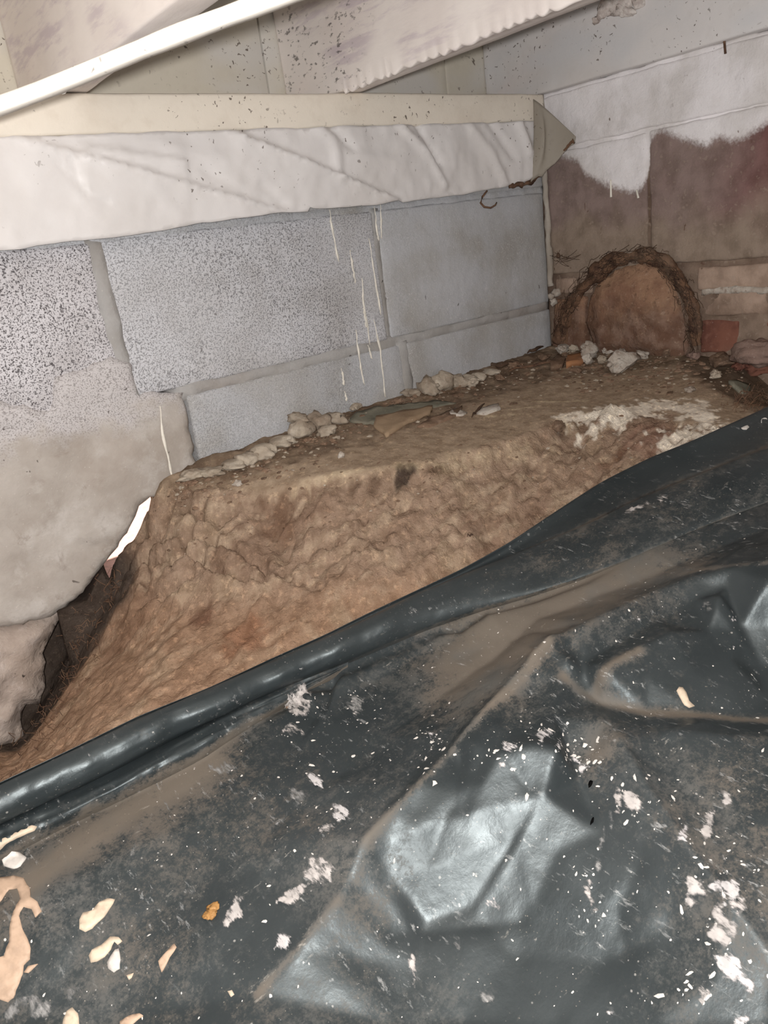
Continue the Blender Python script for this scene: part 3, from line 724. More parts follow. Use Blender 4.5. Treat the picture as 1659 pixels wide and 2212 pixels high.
# lower: lumpy footing concrete
lo_poly = [(-.47, -.388), tuple(on_y(0, 1346, 1.0)[[0, 2]]), tuple(on_y(50, 1339, 1.0)[[0, 2]]), tuple(on_y(100, 1330, 1.0)[[0, 2]]), tuple(on_y(150, 1308, 1.0)[[0, 2]])] + jag[9:] + jag2 + [(-.47, -.60)]
O = rough_line(lo_poly, .010, .004, 6); P, F = cdt(O, .007); e = edge_dist(P, O)
yy = .992 + .022 * (1 - smooth(0, .035, e)) ** 2 + .012 * fbm(P[:, 0] * 14, P[:, 1] * 14, 0, 4, 22) + .003 * fbm(P[:, 0] * 60, P[:, 1] * 60, 0, 4, 23)
fr = np.stack([P[:, 0], yy, P[:, 1]], 1); ba = fr.copy(); ba[:, 1] = 1.17 + .01 * fbm(P[:, 0] * 30, P[:, 1] * 30)
V, G = shell(fr, ba, F); prop(mk('footing', V, G, M['footing'], wallb), 'lumpy broken footing concrete')
# runs of white paint down the blocks
drips = [((712, 452), (716, 490), (732, 566)), ((756, 540), (768, 612)), ((782, 600), (785, 650), (800, 745)), ((797, 515), (812, 612), (823, 680)), ((808, 445), (815, 500), (818, 520)), ((822, 440), (824, 515)),
         ((768, 712), (776, 775), (787, 832)), ((808, 690), (822, 760), (832, 858)), ((785, 665), (792, 708)), ((737, 795), (744, 832)), ((745, 845), (749, 866)), ((795, 745), (803, 775)), ((343, 877), (347, 935), (360, 985), (371, 1035))]
for i, c in enumerate(drips):
    q = np.array([on_y(*p, .9985) for p in c]); L = np.linspace(0, 1, 16)
    tt = np.linspace(0, 1, len(q)); q = np.stack([np.interp(L, tt, q[:, a]) for a in range(3)], 1)
    q[:, 0] += .0009 * fbm(L * 9, L * 0 + i, 0, 2, i); q[:, 1] = .9985 if i < 12 else .9945
    w = (.0020 if i < 12 else .0026) * (.75 + .35 * vnoise(L * 12, L * 0 + i, 0, 3)) * (1 - .5 * (np.abs(L - .6) > .38))
    V, F = tube(q, w, 8); V[:, 1] = np.maximum(V[:, 1], q[0, 1] - .0012)
    mk('paint_drip', V, F, M['drip'], wallb)
# mortar squeezed out and dropped along the foot of the wall
lumps = [(415, 1022, 46, 16), (455, 1018, 44, 14), (500, 1003, 36, 14), (535, 990, 44, 24), (572, 972, 46, 28), (610, 952, 40, 20), (655, 925, 46, 34), (690, 908, 44, 32), (722, 902, 34, 24), (705, 930, 34, 20), (887, 848, 24, 14),
         (925, 835, 36, 34), (958, 822, 50, 44), (986, 822, 30, 24), (1012, 818, 22, 14), (1035, 812, 24, 14), (1060, 802, 22, 12), (640, 905, 26, 20)]
for i, (px, py, w, h) in enumerate(lumps):
    c = on_y(px, py, .985); h_ = soil.hit(px, py + h * .35); c = h_ + [0, 0, h * .00018] if h_ is not None and h_[1] < .985 else c; k = 1 / FPX * np.linalg.norm(c)
    V, F = rock((w * k * .62, .017 + .004 * (i % 3), h * k * .62), 0, 0, 100 + i, 3, .42, 2.2, .8)
    V[:, 0] += 0; V[:, 2] -= V[:, 0] * .0
    V = V + c; V[:, 1] = np.minimum(V[:, 1], 1.004 + .002)
    mk('mortar_lump', V, F, M['mortar_lump'], wallb)

# ------------------------------------------------------------------ right wall
wallr = empty('wall_right', (1.197, .4, -.3), 'old right side wall of blocks and brick, sprayed white along the top', 'wall', kind='structure')
paint_px = [(1190, 330), (1245, 345), (1262, 372), (1300, 395), (1345, 408), (1368, 415), (1388, 402), (1400, 370), (1402, 300), (1425, 279), (1470, 296), (1500, 305), (1528, 313), (1545, 296), (1558, 294), (1580, 302), (1605, 296), (1640, 275), (1659, 262), (1720, 235)]
pl = np.array([on_x(*p, 1.197)[[1, 2]] for p in paint_px])[::-1]
def rface(y0, y1, z0, z1, cfn, seed, x=1.197, n=.006, wob=.0016, name='concrete_block', bev=.004, label=None):
    ny, nz = max(3, int((y1 - y0) / n)), max(3, int((z1 - z0) / n))
    V, F = box((x, y0, z0), (x + .16, y1, z1), (1, ny, nz), bev, 0, 10, seed)
    fr = V[:, 0] < x + .01
    V[:, 0] += np.where(fr, wob * fbm(V[:, 1] * 26, V[:, 2] * 26, 0, 5, seed), 0)
    V[:, 1] += .0012 * fbm(V[:, 1] * 40, V[:, 2] * 40, 5, 3, seed); V[:, 2] += .0016 * fbm(V[:, 1] * 34, V[:, 2] * 34, 9, 3, seed)
    pz = np.interp(V[:, 1], pl[:, 0], pl[:, 1])
    pa = np.clip(.5 + (V[:, 2] - pz) / .045 + .0 * V[:, 1], 0, 1)
    o = mk(name, V, F, M['rblock'], wallr, attrs={'col': cfn(V), 'paint': pa})
    if label: prop(o, label)
    return o
def lerp3(t, a, b): return np.array(srgb(*a))[None] * (1 - t[:, None]) + np.array(srgb(*b))[None] * t[:, None]
grey = lambda V: lerp3(smooth(-.6, .6, fbm(V[:, 1] * 12, V[:, 2] * 12, 0, 3, 3)), (178, 168, 160), (160, 148, 138))
def redd(V):
    t = smooth(.74, .56, V[:, 1] + .05 * fbm(V[:, 1] * 9, V[:, 2] * 9, 0, 3, 5) + .25 * np.maximum(0, -.03 - V[:, 2]) * 4)
    c = lerp3(t, (142, 124, 118), (124, 86, 84))
    u = smooth(.008, -.05, V[:, 2] + .03 * fbm(V[:, 1] * 14, V[:, 2] * 14, 0, 4, 8))[:, None]
    return c * (1 - u) + np.array(srgb(148, 132, 118)) * u
tan = lambda V: lerp3(smooth(-.5, .7, fbm(V[:, 1] * 18, V[:, 2] * 30, 0, 4, 9)), (172, 150, 134), (140, 120, 106))
# white painted course under the end joist
rface(.40, 1.0, .112, .198, grey, 1, 1.198, wob=.002)
rface(-.25, .393, .114, .196, grey, 3, 1.196, n=.02)
# the block course below, each with its own end joint
rface(.789, .995, -.103, .106, redd, 4, 1.198)
rface(.40, .784, -.098, .108, redd, 5, 1.199)
rface(0.0, .392, -.098, .108, redd, 6, 1.199, n=.02)
# rough concrete courses under it
rface(.905, .99, -.14, -.112, tan, 7, 1.2, wob=.004)
rface(.35, .70, -.143, -.107, tan, 8, 1.199, wob=.003)
rface(.35, .695, -.183, -.146, tan, 9, 1.202, wob=.005)
rface(.0, .345, -.183, -.107, tan, 10, 1.2, n=.02)
O = rough_line([(.35, -.149), (.69, -.151), (.69, -.140), (.35, -.138)], .008, .0025, 5); P, F = cdt(O, .006)
fr = np.stack([1.1985 + .001 * fbm(P[:, 0] * 60, P[:, 1] * 60, 0, 3, 6), P[:, 0], P[:, 1]], 1); V, G = shell(fr, fr + [.02, 0, 0], [tuple(reversed(f)) for f in F])
prop(mk('mortar_bed', V, G, M['stone_white'], wallr), 'pale mortar bed')
def bk(y0, y1, z0, z1, seed, x=1.2):
    V, F = box((x, y0, z0), (x + .1, y1, z1), (2, 8, 5), .004, .0022, 30, seed); return mk('brick', V, F, M['brick'], wallr)
bk(.627, .692, -.243, -.190, 1); bk(.575, .620, -.236, -.188, 2, 1.203); bk(.46, .568, -.24, -.188, 3); bk(.35, .452, -.24, -.188, 4); bk(.955, .995, -.25, -.165, 5, 1.196)
# core of the wall: mortar behind all the pieces
V, F = box((1.2025, -.25, -.5), (1.36, 1.19, .2035), (1, 180, 110), .004, .0016, 30, 4)
V[:, 0] = np.maximum(V[:, 0], 1.2005)
pz = np.interp(V[:, 1], pl[:, 0], pl[:, 1]); pa = np.clip(.5 + (V[:, 2] - pz) / .045, 0, 1)
mk('mortar_core', V, F, M['rblock'], wallr, attrs={'col': lerp3(smooth(-.5, .5, fbm(V[:, 1] * 14, V[:, 2] * 14, 0, 4, 3)), (140, 122, 108), (112, 94, 82)), 'paint': pa})
# white mortar squeezed up the corner
cor = [on_y(*p, .993) for p in ((1160, 205), (1172, 300), (1182, 400), (1188, 480), (1196, 560), (1202, 615))]
cor = np.array(cor); L = np.linspace(0, 1, 40); cq = np.stack([np.interp(L, np.linspace(0, 1, len(cor)), cor[:, a]) for a in range(3)], 1); cq[:, 0] = 1.192
V, F = tube(cq, .0055 * (.8 + .5 * np.abs(vnoise(L * 16, L * 0, 0, 6))), 8)
V += .0015 * np.stack([fbm(V[:, 0] * 80 + i, V[:, 1] * 80, V[:, 2] * 80, 3, i) for i in range(3)], 1)
mk('corner_mortar', V, F, M['mortar'], wallr)
for i, (px, py, w) in enumerate(((1203, 632, 16), (1196, 652, 14), (1212, 640, 12), (1190, 640, 12))):
    c = on_y(px, py, .985); V, F = rock((w * .00058, w * .0006, w * .00055), 0, 0, 300 + i, 2, .4); mk('mortar_lump', V + c, F, M['stone_white'], wallr)
# paint runs below the sprayed patch
for i, c in enumerate((((1319, 388), (1320, 426)), ((1375, 410), (1379, 428)), ((1563, 70), (1567, 116)))):
    q = np.array([on_x(*p, 1.197) for p in c]); L = np.linspace(0, 1, 10)[:, None]; q = q[0] + (q[-1] - q[0]) * L
    V, F = tube(q, np.linspace(.0013, .0020, 10) if i < 2 else .0018, 8); mk('paint_drip', V, F, M['drip'] if i < 2 else M['root'], wallr)

# ------------------------------------------------------------------ round clay plug in the wall with its mat of roots
plug = empty('clay_plug', (1.19, .80, -.245), 'round brown clay plug set in the right wall under a ring of matted roots', 'pipe plug')
cy, cz = .812, -.245
O = []
for px, py in ((1272, 735), (1262, 700), (1268, 650), (1290, 612), (1325, 584), (1375, 570), (1415, 582), (1440, 612), (1458, 655), (1470, 700), (1478, 750), (1470, 775), (1275, 775)): O.append(on_x(px, py, 1.185)[[1, 2]])
O = rough_line(O, .008, .0022, 3)
if sum(O[i][0] * O[(i + 1) % len(O)][1] - O[(i + 1) % len(O)][0] * O[i][1] for i in range(len(O))) < 0: O = O[::-1]
P, F = cdt(O, .006); e = edge_dist(P, O)
xx = 1.192 - .014 * smooth(0, .03, e) + .005 * fbm(P[:, 0] * 22, P[:, 1] * 22, 0, 5, 4, .6)
fr = np.stack([xx, P[:, 0], P[:, 1]], 1); ba = fr.copy(); ba[:, 0] = 1.26
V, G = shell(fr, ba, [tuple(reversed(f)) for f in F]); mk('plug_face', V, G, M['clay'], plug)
ring_px = [(1212, 742), (1218, 700), (1230, 665), (1255, 625), (1290, 590), (1330, 560), (1385, 550), (1430, 560), (1465, 600), (1490, 650), (1500, 700), (1505, 745)]
rq = np.array([on_x(*p, 1.19) for p in ring_px]); L = np.linspace(0, 1, 90); tt = np.linspace(0, 1, len(rq)); rq = np.stack([np.interp(L, tt, rq[:, a]) for a in range(3)], 1)
V, F = tube(rq, .0155 * (.85 + .35 * fbm(L * 14, L * 0, 0, 3, 5)), 14); V[:, 0] = 1.19 + (V[:, 0] - 1.19) * .75
V += .004 * np.stack([fbm(V[:, 0] * 55 + i * 7, V[:, 1] * 55, V[:, 2] * 55, 4, 40 + i) for i in range(3)], 1)
mk('root_collar', V, F, M['root'], plug)
AV, AF = [], []
for i in range(240):                                     # loose rootlets over the collar
    s = random.random(); k = int(s * 84); p0 = rq[k] + np.array([-.012, random.uniform(-.014, .014), random.uniform(-.012, .014)])
    dr = rq[k + 5] - rq[k]; dr /= np.linalg.norm(dr); n = 6; q = [p0]
    for j in range(n): q.append(q[-1] + (dr * random.choice((-1, 1)) * .3 + dr * .7 + np.random.default_rng(i * 9 + j).normal(0, .5, 3) * [.3, 1, 1]) * .006)
    v, f = tube(q, .0005, 4); o = sum(len(a) for a in AV); AV.append(v); AF += [tuple(x + o for x in ff) for ff in f]
prop(mk('rootlets', np.vstack(AV), AF, M['twig'], plug), kind='stuff')
# broken brown brick between the plug and the corner
V, F = box((1.188, .915, -.25), (1.22, .992, -.148), (2, 8, 10), .006, .006, 26, 33); mk('side_packing', V, F, M['clay'], plug)

# ------------------------------------------------------------------ sill plate, membrane
V, F = box((-.6, .976, .157), (1.18, 1.115, .2015), (90, 6, 3), .004, .0012, 9, 3)
sill = prop(mk('sill_plate', V, F, M['sill']), 'cream painted timber sill plate lying along the top of the block wall', 'sill plate')
V, F = box((-.6, .9785, .1525), (.50, 1.1, .1562), (60, 2, 1), .001, .0005, 20, 6)
mk('packing_strip', V, F, M['sill'], sill)

mb_px = [(-40, 546), (0, 541), (40, 538), (60, 533), (100, 530), (160, 522), (200, 518), (260, 512), (330, 500), (400, 488), (470, 478), (560, 468), (600, 461), (625, 459), (660, 457), (664, 449), (672, 452), (700, 452), (760, 447), (830, 441), (852, 433), (870, 436), (930, 427), (1000, 420), (1040, 412), (1080, 405), (1125, 396), (1140, 388), (1160, 372), (1178, 350)]
bot = [tuple(on_y(*p, .972)[[0, 2]]) for p in mb_px]
poly = [(-.45, .158), (-.45, .044)] + bot + [(1.188, .12), (1.188, .158)]
O = rough_line(poly, .010, .0012, 14); P, F = cdt(O, .0048)
def side(P, a, b):
    a, b = np.array(a), np.array(b); d = b - a; L = np.linalg.norm(d); d /= L
    return (P[:, 0] - a[0]) * d[1] - (P[:, 1] - a[1]) * d[0], ((P - a) @ d) / L
w2 = lambda p: on_y(*p, .972)[[0, 2]]
y = np.full(len(P), .9745)
t = (.157 - P[:, 1]) / .11; y -= .010 * np.sin(np.clip(t, 0, 1) * 2.2) * (.6 + .4 * vnoise(P[:, 0] * 4, P[:, 0] * 0, 0, 5))
for a, b, h, wd in (((60, 300), (625, 462), .006, .0014), ((505, 284), (862, 434), .009, .0014), ((180, 318), (400, 350), .003, .003)):
    s, u = side(P, w2(a), w2(b)); m = smooth(-.08, .04, u) * smooth(1.03, .98, u)
    y -= h * m * smooth(wd, -wd, -s) * np.exp(-np.maximum(s, 0) / .05)
    y -= .003 * m * np.exp(-(s / .004) ** 2)
for c, dp, wd in ((((680, 270), (720, 300), (730, 380)), .005, .008), (((710, 268), (760, 320)), -.004, .006), (((860, 262), (930, 340), (960, 400)), .006, .007), (((900, 262), (950, 350)), -.006, .006), (((1020, 275), (1060, 330), (1090, 395)), .006, .009), (((1060, 265), (1110, 340)), -.005, .008), (((1120, 260), (1140, 330)), .007, .009),
                  (((300, 300), (480, 345)), .002, .01), (((560, 400), (610, 440)), -.003, .006), (((440, 370), (520, 415)), -.002, .006), (((730, 330), (850, 350)), .0025, .01), (((150, 345), (180, 420), (230, 440)), -.0022, .003), (((125, 355), (165, 400)), -.0018, .003), (((330, 400), (380, 470)), .002, .01)):
    d = line_dist(P, np.array([w2(p) for p in c])); y -= dp * np.exp(-(d / wd) ** 2)
y += .0022 * fbm(P[:, 0] * 20, P[:, 1] * 16, 0, 4, 61) + .0012 * fbm(P[:, 0] * 55, P[:, 1] * 40, 0, 3, 63) * smooth(.3, .8, P[:, 0])
fr = np.stack([P[:, 0], y, P[:, 1]], 1); ba = fr + np.array([0, .0016, 0])
V, G = shell(fr, ba, F)
memb = mk('membrane', V, G, M['membrane'])
prop(memb, 'white painted crinkled membrane hanging below the sill over the blocks', 'membrane')
# grey folded end at the corner: cone of sheet bent out over the side wall
tip = on_x(1244, 295, 1.165); A0 = on_y(1152, 214, .968); B0 = on_y(1150, 330, .968); C0 = on_y(1165, 395, .975); A1 = on_y(1175, 235, .95)
rows = []
topc = [A0, on_y(1168, 222, .955), on_x(1205, 258, 1.168), tip]
botc = [on_y(1146, 392, .972), on_y(1166, 385, .958), on_x(1205, 338, 1.168), tip + np.array([0.002, 0.004, -.008])]
def bez(c, u): return sum(math.comb(3, i) * (1 - u) ** (3 - i) * u ** i * np.array(c[i]) for i in range(4))
nu, nv = 26, 20
G0 = np.array([[bez(topc, u) * (1 - v) + bez(botc, u) * v for u in np.linspace(0, 1, nu)] for v in np.linspace(0, 1, nv)])
ub = np.linspace(0, 1, nu)[None, :]; vb = np.linspace(0, 1, nv)[:, None]
G0[..., 1] -= .014 * np.sin(vb * 3.14) * (np.exp(-((ub - .18) / .16) ** 2)); G0[..., 2] += .004 * fbm(ub * 6 + vb * 0, vb * 5, 0, 3, 4) * (vb > .8)
fr = G0.reshape(-1, 3); F = [(j * nu + i, j * nu + i + 1, (j + 1) * nu + i + 1, (j + 1) * nu + i) for j in range(nv - 1) for i in range(nu - 1)]
F = [tuple(reversed(f)) for f in F]
V, G = shell(fr, fr + np.array([.0012, .0016, 0]), F); prop(mk('folded_end', V, G, M['flap'], memb), 'grey folded corner of the membrane')
# ragged dark fibres under the corner of the membrane
rag = [(1100, 402), (1125, 398), (1140, 396), (1150, 388), (1165, 378), (1172, 362), (1190, 345), (1205, 335), (1225, 318), (1240, 302)]
rq_ = np.array([on_y(px, py, .968) if px < 1150 else on_x(px, py, 1.166) for px, py in rag]); L = np.linspace(0, 1, 60)
rq_ = np.stack([np.interp(L, np.linspace(0, 1, len(rq_)), rq_[:, a]) for a in range(3)], 1); rq_[:, 2] += .0015 * fbm(L * 30, L * 0, 0, 3, 4)
V, F = tube(rq_, .0034 * (.7 + .9 * np.abs(fbm(L * 26, L * 0, 0, 3, 9))), 9); V += .0018 * np.stack([fbm(V[:, 0] * 130 + i * 5, V[:, 1] * 130, V[:, 2] * 130, 3, i + 70) for i in range(3)], 1)
prop(mk('frayed_edge', V, F, M['root'], memb), 'ragged brown lower edge of the membrane at the corner')
q = [on_y(*p, .966) for p in ((1052, 412), (1042, 425), (1038, 438), (1046, 447), (1060, 449), (1070, 443), (1073, 437))]
V, F = tube(q, [.0014, .0016, .0018, .0018, .0016, .0014, .001], 8)
prop(mk('root_curl', V, F, M['root']), 'thin dry root curling down from the lower edge of the white membrane', 'root')

# ------------------------------------------------------------------ joists, rim, deck
def joist(x0, x1, m, label, seed, y0=-.6, y1=1.118, z0=.203, z1=.392, scallop=0.0):
    V, F = box((x0, y0, z0), (x1, y1, z1), (3, 520 if scallop else 170, 10), .003, .0008, 8, seed)
    e = (V[:, 2] < z0 + .004)
    if scallop:                                          # lumpy paint beads along the lower arris
        b = np.abs(np.sin(V[:, 1] * 150 + 2 * fbm(V[:, 1] * 20, 0, 0, 2, 3))) * (V[:, 1] < .97)
        l = e & (V[:, 0] < x0 + .006)
        V[:, 2] -= np.where(l, scallop * b * (.4 + .6 * np.abs(vnoise(V[:, 1] * 30, 0, 0, 9))), 0)
    return prop(mk('floor_joist', V, F, M[m]), label, 'joist')
joist(-.056, -.018, 'joist', 'pale floor joist cut off by the top left corner of the picture', 1)
joist(.344, .382, 'joist_scuffed', 'scuffed white floor joist with lilac scrapes crossed by the bright lath', 2)
joist(.742, .783, 'joist_scuffed', 'broad bright white floor joist with beaded paint along its lower edge', 3, scallop=.008)
joist(1.186, 1.225, 'endjoist', 'grey white end joist running along the top of the right wall', 4)
xs = on_y(570, 120, 1.118)[0]; xt = on_y(965, 170, 1.118)[0]
for a, b, lb, s in ((-.6, xs - .0014, 'cream rim board behind the joists, left of the dark butt joint', 1), (xs + .001, xt - .0014, 'cream rim board running behind the broad bright joist', 2), (xt + .001, 1.3, 'short greyish rim board piece in the far corner above the sill', 3)):
    V, F = box((a, 1.119, .203), (b, 1.157, .392), (30, 1, 8), .0007, .0004, 7, s); prop(mk('rim_board', V, F, M['rim']), lb, 'board')
ceil = empty('ceiling', (.3, .3, .393), 'painted board deck over the joists', 'ceiling', kind='structure')
for i in range(13):
    y1 = 1.16 - i * .142; V, F = box((-2.2, y1 - .14, .393), (2.0, y1, .415), (12, 1, 1), .0015, .0006, 5, i); mk('plank', V, F, M['deck'], ceil)
V, F = box((-2.2, -3.0, .393), (2.0, 1.16 - 13 * .142, .415), (4, 4, 1), .002); mk('plank', V, F, M['deck'], ceil)
# lump of filler on the end joist
for i, (px, py, w) in enumerate(((1340, 8, 30), (1318, 20, 16), (1355, 22, 14))):
    pass
lump = empty('filler_lump', on_x(1340, 20, 1.184), 'ragged blob of pale filler stuck to the end joist', 'filler')
for i, (px, py, w, h) in enumerate(((1340, 2, 30, 26), (1312, 16, 16, 18), (1352, 22, 20, 10), (1290, 44, 6, 6), (1378, 4, 14, 10))):
    c = on_x(px, py, 1.182); k = np.linalg.norm(c) / FPX
    V, F = rock((.010, w * k, h * k), 0, .5, 700 + i, 3, .45, 2.2); mk('blob', V + c, F, M['lump'], lump)

# ------------------------------------------------------------------ bright lath under the joists
P0, P1 = on_z(0, 228, .150), on_z(560, 9, .186)
dirv = P1 - P0; A0 = P0 - dirv * .45; B0 = P1 + dirv * .9
dn = (B0 - A0) / np.linalg.norm(B0 - A0); sd = np.cross(dn, [0, 0, 1]); sd /= np.linalg.norm(sd); upv = np.cross(sd, dn)
n = 60; V = []; F = []
prof = [(a * .74, b * .74) for a, b in [(-.0085, -.007), (-.007, -.0085), (.007, -.0085), (.0085, -.007), (.0085, .007), (.007, .0085), (-.007, .0085), (-.0085, .007)]]
for i in range(n + 1):
    u = i / n; c = A0 + (B0 - A0) * u + sd * .0012 * math.sin(u * 9) + upv * .0010 * math.sin(u * 14 + 1)
    for a, b in prof: V.append(c + sd * a * (1 + .06 * vnoise(u * 30, a * 50, 0, 2)) + upv * b * (1 + .06 * vnoise(u * 30, b * 50, 3, 2)))
for i in range(n):
    for j in range(8): q = (j + 1) % 8; F.append((i * 8 + j, i * 8 + q, (i + 1) * 8 + q, (i + 1) * 8 + j))
F.append(tuple(range(7, -1, -1))); F.append(tuple(n * 8 + j for j in range(8)))
lath = prop(mk('lath', V, F, M['lath']), 'thin glossy white lath slanting across under the joists at upper left', 'lath')
c = on_z(133, 196, .157); V, F = rock((.005, .003, .003), 0, 0, 5, 2, .3); mk('paint_bead', V + c, F, M['lath'], lath)

# ------------------------------------------------------------------ black plastic sheet
Q = []
def q(px, py, z): Q.append(on_z(px, py, z))
ridge = [(-120, 1748, -.412), (0, 1690, -.405), (150, 1620, -.403), (300, 1546, -.401), (450, 1486, -.400), (600, 1416, -.398), (700, 1372, -.394), (800, 1322, -.389), (900, 1275, -.383), (1000, 1228, -.375), (1100, 1172, -.363), (1200, 1105, -.347), (1300, 1040, -.328), (1400, 990, -.309), (1500, 950, -.290), (1600, 905, -.278), (1700, 860, -.268), (1800, 815, -.260), (1950, 745, -.252), (2150, 655, -.246)]
crease = [(-120, 1838, -.446), (0, 1772, -.441), (120, 1722, -.438), (230, 1672, -.436), (420, 1572, -.432), (520, 1522, -.430), (640, 1474, -.427), (740, 1434, -.423), (830, 1396, -.418), (930, 1354, -.411), (1040, 1316, -.404), (1150, 1284, -.397), (1269, 1245, -.385), (1379, 1200, -.372), (1500, 1146, -.357), (1659, 1085, -.338), (1800, 1030, -.322), (1950, 972, -.312), (2150, 895, -.303)]
R3 = np.array([on_z(*p) for p in ridge]); C3 = np.array([on_z(*p) for p in crease])
dline = [(-120, 1752, -.412), (0, 1696, -.406), (300, 1552, -.402), (600, 1422, -.399), (800, 1332, -.392), (900, 1284, -.387), (1000, 1243, -.381), (1100, 1202, -.375), (1264, 1135, -.356), (1379, 1078, -.338), (1554, 1008, -.312), (1659, 965, -.299), (1800, 905, -.285), (1950, 840, -.275), (2150, 752, -.268)]
D3 = np.array([on_z(*p) for p in dline])
for p in C3: Q.append(p)
for p in C3: Q.append(p + np.array([.006, .05, -.004]))
# dusty valley in front of the second fold
for p in () and ((-120, 1868, -.438), (0, 1802, -.434), (120, 1750, -.432), (230, 1700, -.430), (330, 1650, -.429), (430, 1598, -.428), (540, 1540, -.428)): q(*p)
for p in ((-120, 1930, -.468), (0, 1864, -.465), (120, 1800, -.462), (240, 1742, -.459), (340, 1692, -.456), (440, 1640, -.453), (540, 1574, -.449), (640, 1506, -.443), (720, 1462, -.438)): q(*p)
# open field of the sheet
for p in ((-120, 2050, -.480), (0, 1990, -.474), (150, 1900, -.467), (300, 1830, -.466), (450, 1750, -.463), (600, 1650, -.457), (700, 1560, -.450), (800, 1480, -.441), (900, 1420, -.432), (1000, 1375, -.422),
          (0, 2212, -.512), (200, 2212, -.518), (200, 2060, -.496), (400, 2080, -.503), (420, 1920, -.487), (560, 1820, -.478), (700, 1700, -.466), (830, 1600, -.454), (950, 1510, -.443), (1060, 1430, -.430), (1120, 1380, -.418),
          (1160, 1335, -.407), (1290, 1285, -.394), (1400, 1240, -.382), (1530, 1190, -.366), (1659, 1140, -.348)): q(*p)
# standing fold: apex near (1190,1385), crest running down to the left and out to the right
for p in ((1190, 1385, -.390), (1120, 1460, -.408), (1050, 1535, -.420), (980, 1610, -.432), (900, 1695, -.445), (830, 1770, -.458), (792, 1818, -.466), (760, 1880, -.477), (730, 1950, -.488), (640, 2060, -.502), (560, 2150, -.512)): q(*p)
for p in ((1270, 1345, -.383), (1350, 1302, -.375), (1420, 1265, -.368), (1490, 1240, -.361), (1580, 1222, -.350), (1700, 1200, -.336)): q(*p)
# face below the right crest, gully, second crest
for p in ((1230, 1405, -.402), (1262, 1440, -.412), (1340, 1385, -.400), (1420, 1335, -.390), (1500, 1290, -.378), (1570, 1262, -.367), (1700, 1232, -.349)): q(*p)
for p in ((1300, 1452, -.404), (1380, 1400, -.395), (1450, 1360, -.386), (1545, 1282, -.367)): q(*p)
# facet below the second crest, turned towards the opening
for p in ((1555, 1284, -.367), (1659, 1252, -.351), (1720, 1240, -.343), (1600, 1345, -.390), (1660, 1340, -.388), (1640, 1445, -.425), (1720, 1440, -.424)): q(*p)
for p in ((1395, 1462, -.413), (1500, 1450, -.412), (1575, 1418, -.408), (1530, 1360, -.393), (1655, 1510, -.436), (1720, 1510, -.435)): q(*p)
# bottom of the trough, dusty line
for p in ((1195, 1425, -.406), (1215, 1462, -.415), (1255, 1496, -.428), (1300, 1518, -.432), (1400, 1534, -.434), (1500, 1542, -.436), (1600, 1550, -.440), (1720, 1557, -.441)): q(*p)
for p in ((1288, 1492, -.425), (1225, 1450, -.411)): q(*p)
# raised flank under the trough
for p in ((1310, 1560, -.425), (1420, 1575, -.426), (1560, 1590, -.428), (1720, 1600, -.428)): q(*p)
for p in ((1150, 1500, -.421), (1200, 1545, -.424), (1120, 1560, -.425)): q(*p)
# broad bright flank in the middle foreground, steep towards the opening
for p in ((800, 1826, -.470), (900, 1775, -.462), (1000, 1700, -.446), (1085, 1622, -.426), (1150, 1612, -.424), (1205, 1622, -.426), (1180, 1728, -.455), (1130, 1800, -.474), (1080, 1880, -.494), (1030, 1965, -.514), (920, 1988, -.516), (850, 1900, -.492), (960, 1850, -.483), (1040, 1690, -.443), (1010, 1800, -.471), (1100, 1745, -.459), (980, 1930, -.504)): q(*p)
# crease falling to the lower right corner
for p in ((1340, 1605, -.427), (1370, 1660, -.434), (1400, 1710, -.440), (1480, 1822, -.452), (1570, 1940, -.465), (1665, 2065, -.478), (1760, 2190, -.484)): q(*p)
for p in ((1250, 1690, -.454), (1300, 1800, -.470), (1380, 1900, -.480), (1450, 2000, -.491), (1540, 2120, -.495), (1200, 1850, -.484), (1150, 1960, -.506), (1280, 1960, -.497), (1450, 1680, -.442), (1560, 1780, -.452), (1560, 1680, -.440), (1720, 1700, -.438), (1720, 1850, -.455)): q(*p)
for p in ((830, 2212, -.537), (1000, 2212, -.540), (1200, 2212, -.536), (1400, 2212, -.521), (1659, 2212, -.500), (740, 2060, -.510), (900, 2090, -.527), (1100, 2060, -.525), (1300, 2080, -.517)): q(*p)
for x, y, z in ((-.45, .85, -.45), (-.45, .6, -.49), (-.45, .3, -.53), (-.45, -.1, -.54), (-.1, -.1, -.56), (.15, -.1, -.56), (.4, -.1, -.54), (.7, -.1, -.50), (1.1, -.1, -.44), (1.18, .2, -.38), (1.18, .35, -.34), (.0, .2, -.545), (.2, .1, -.55), (.6, .1, -.50), (.9, .1, -.46), (.9, .3, -.41)): Q.append(np.array([x, y, z]))
sheet = Field(Q, -.45, 1.18, -.1, .80, .0026, blur=.55)
X, Y = sheet.X, sheet.Y
P2 = np.stack([X.ravel(), Y.ravel()], 1)
base = sheet.Z.copy()
def hpx(pts): return np.array([k[:2] for k in (sheet.hit(*p) for p in pts) if k is not None])
front = smooth(-.02, .05, np.interp(X, C3[:, 0], C3[:, 1]) - Y)          # everything on the camera side of the roll
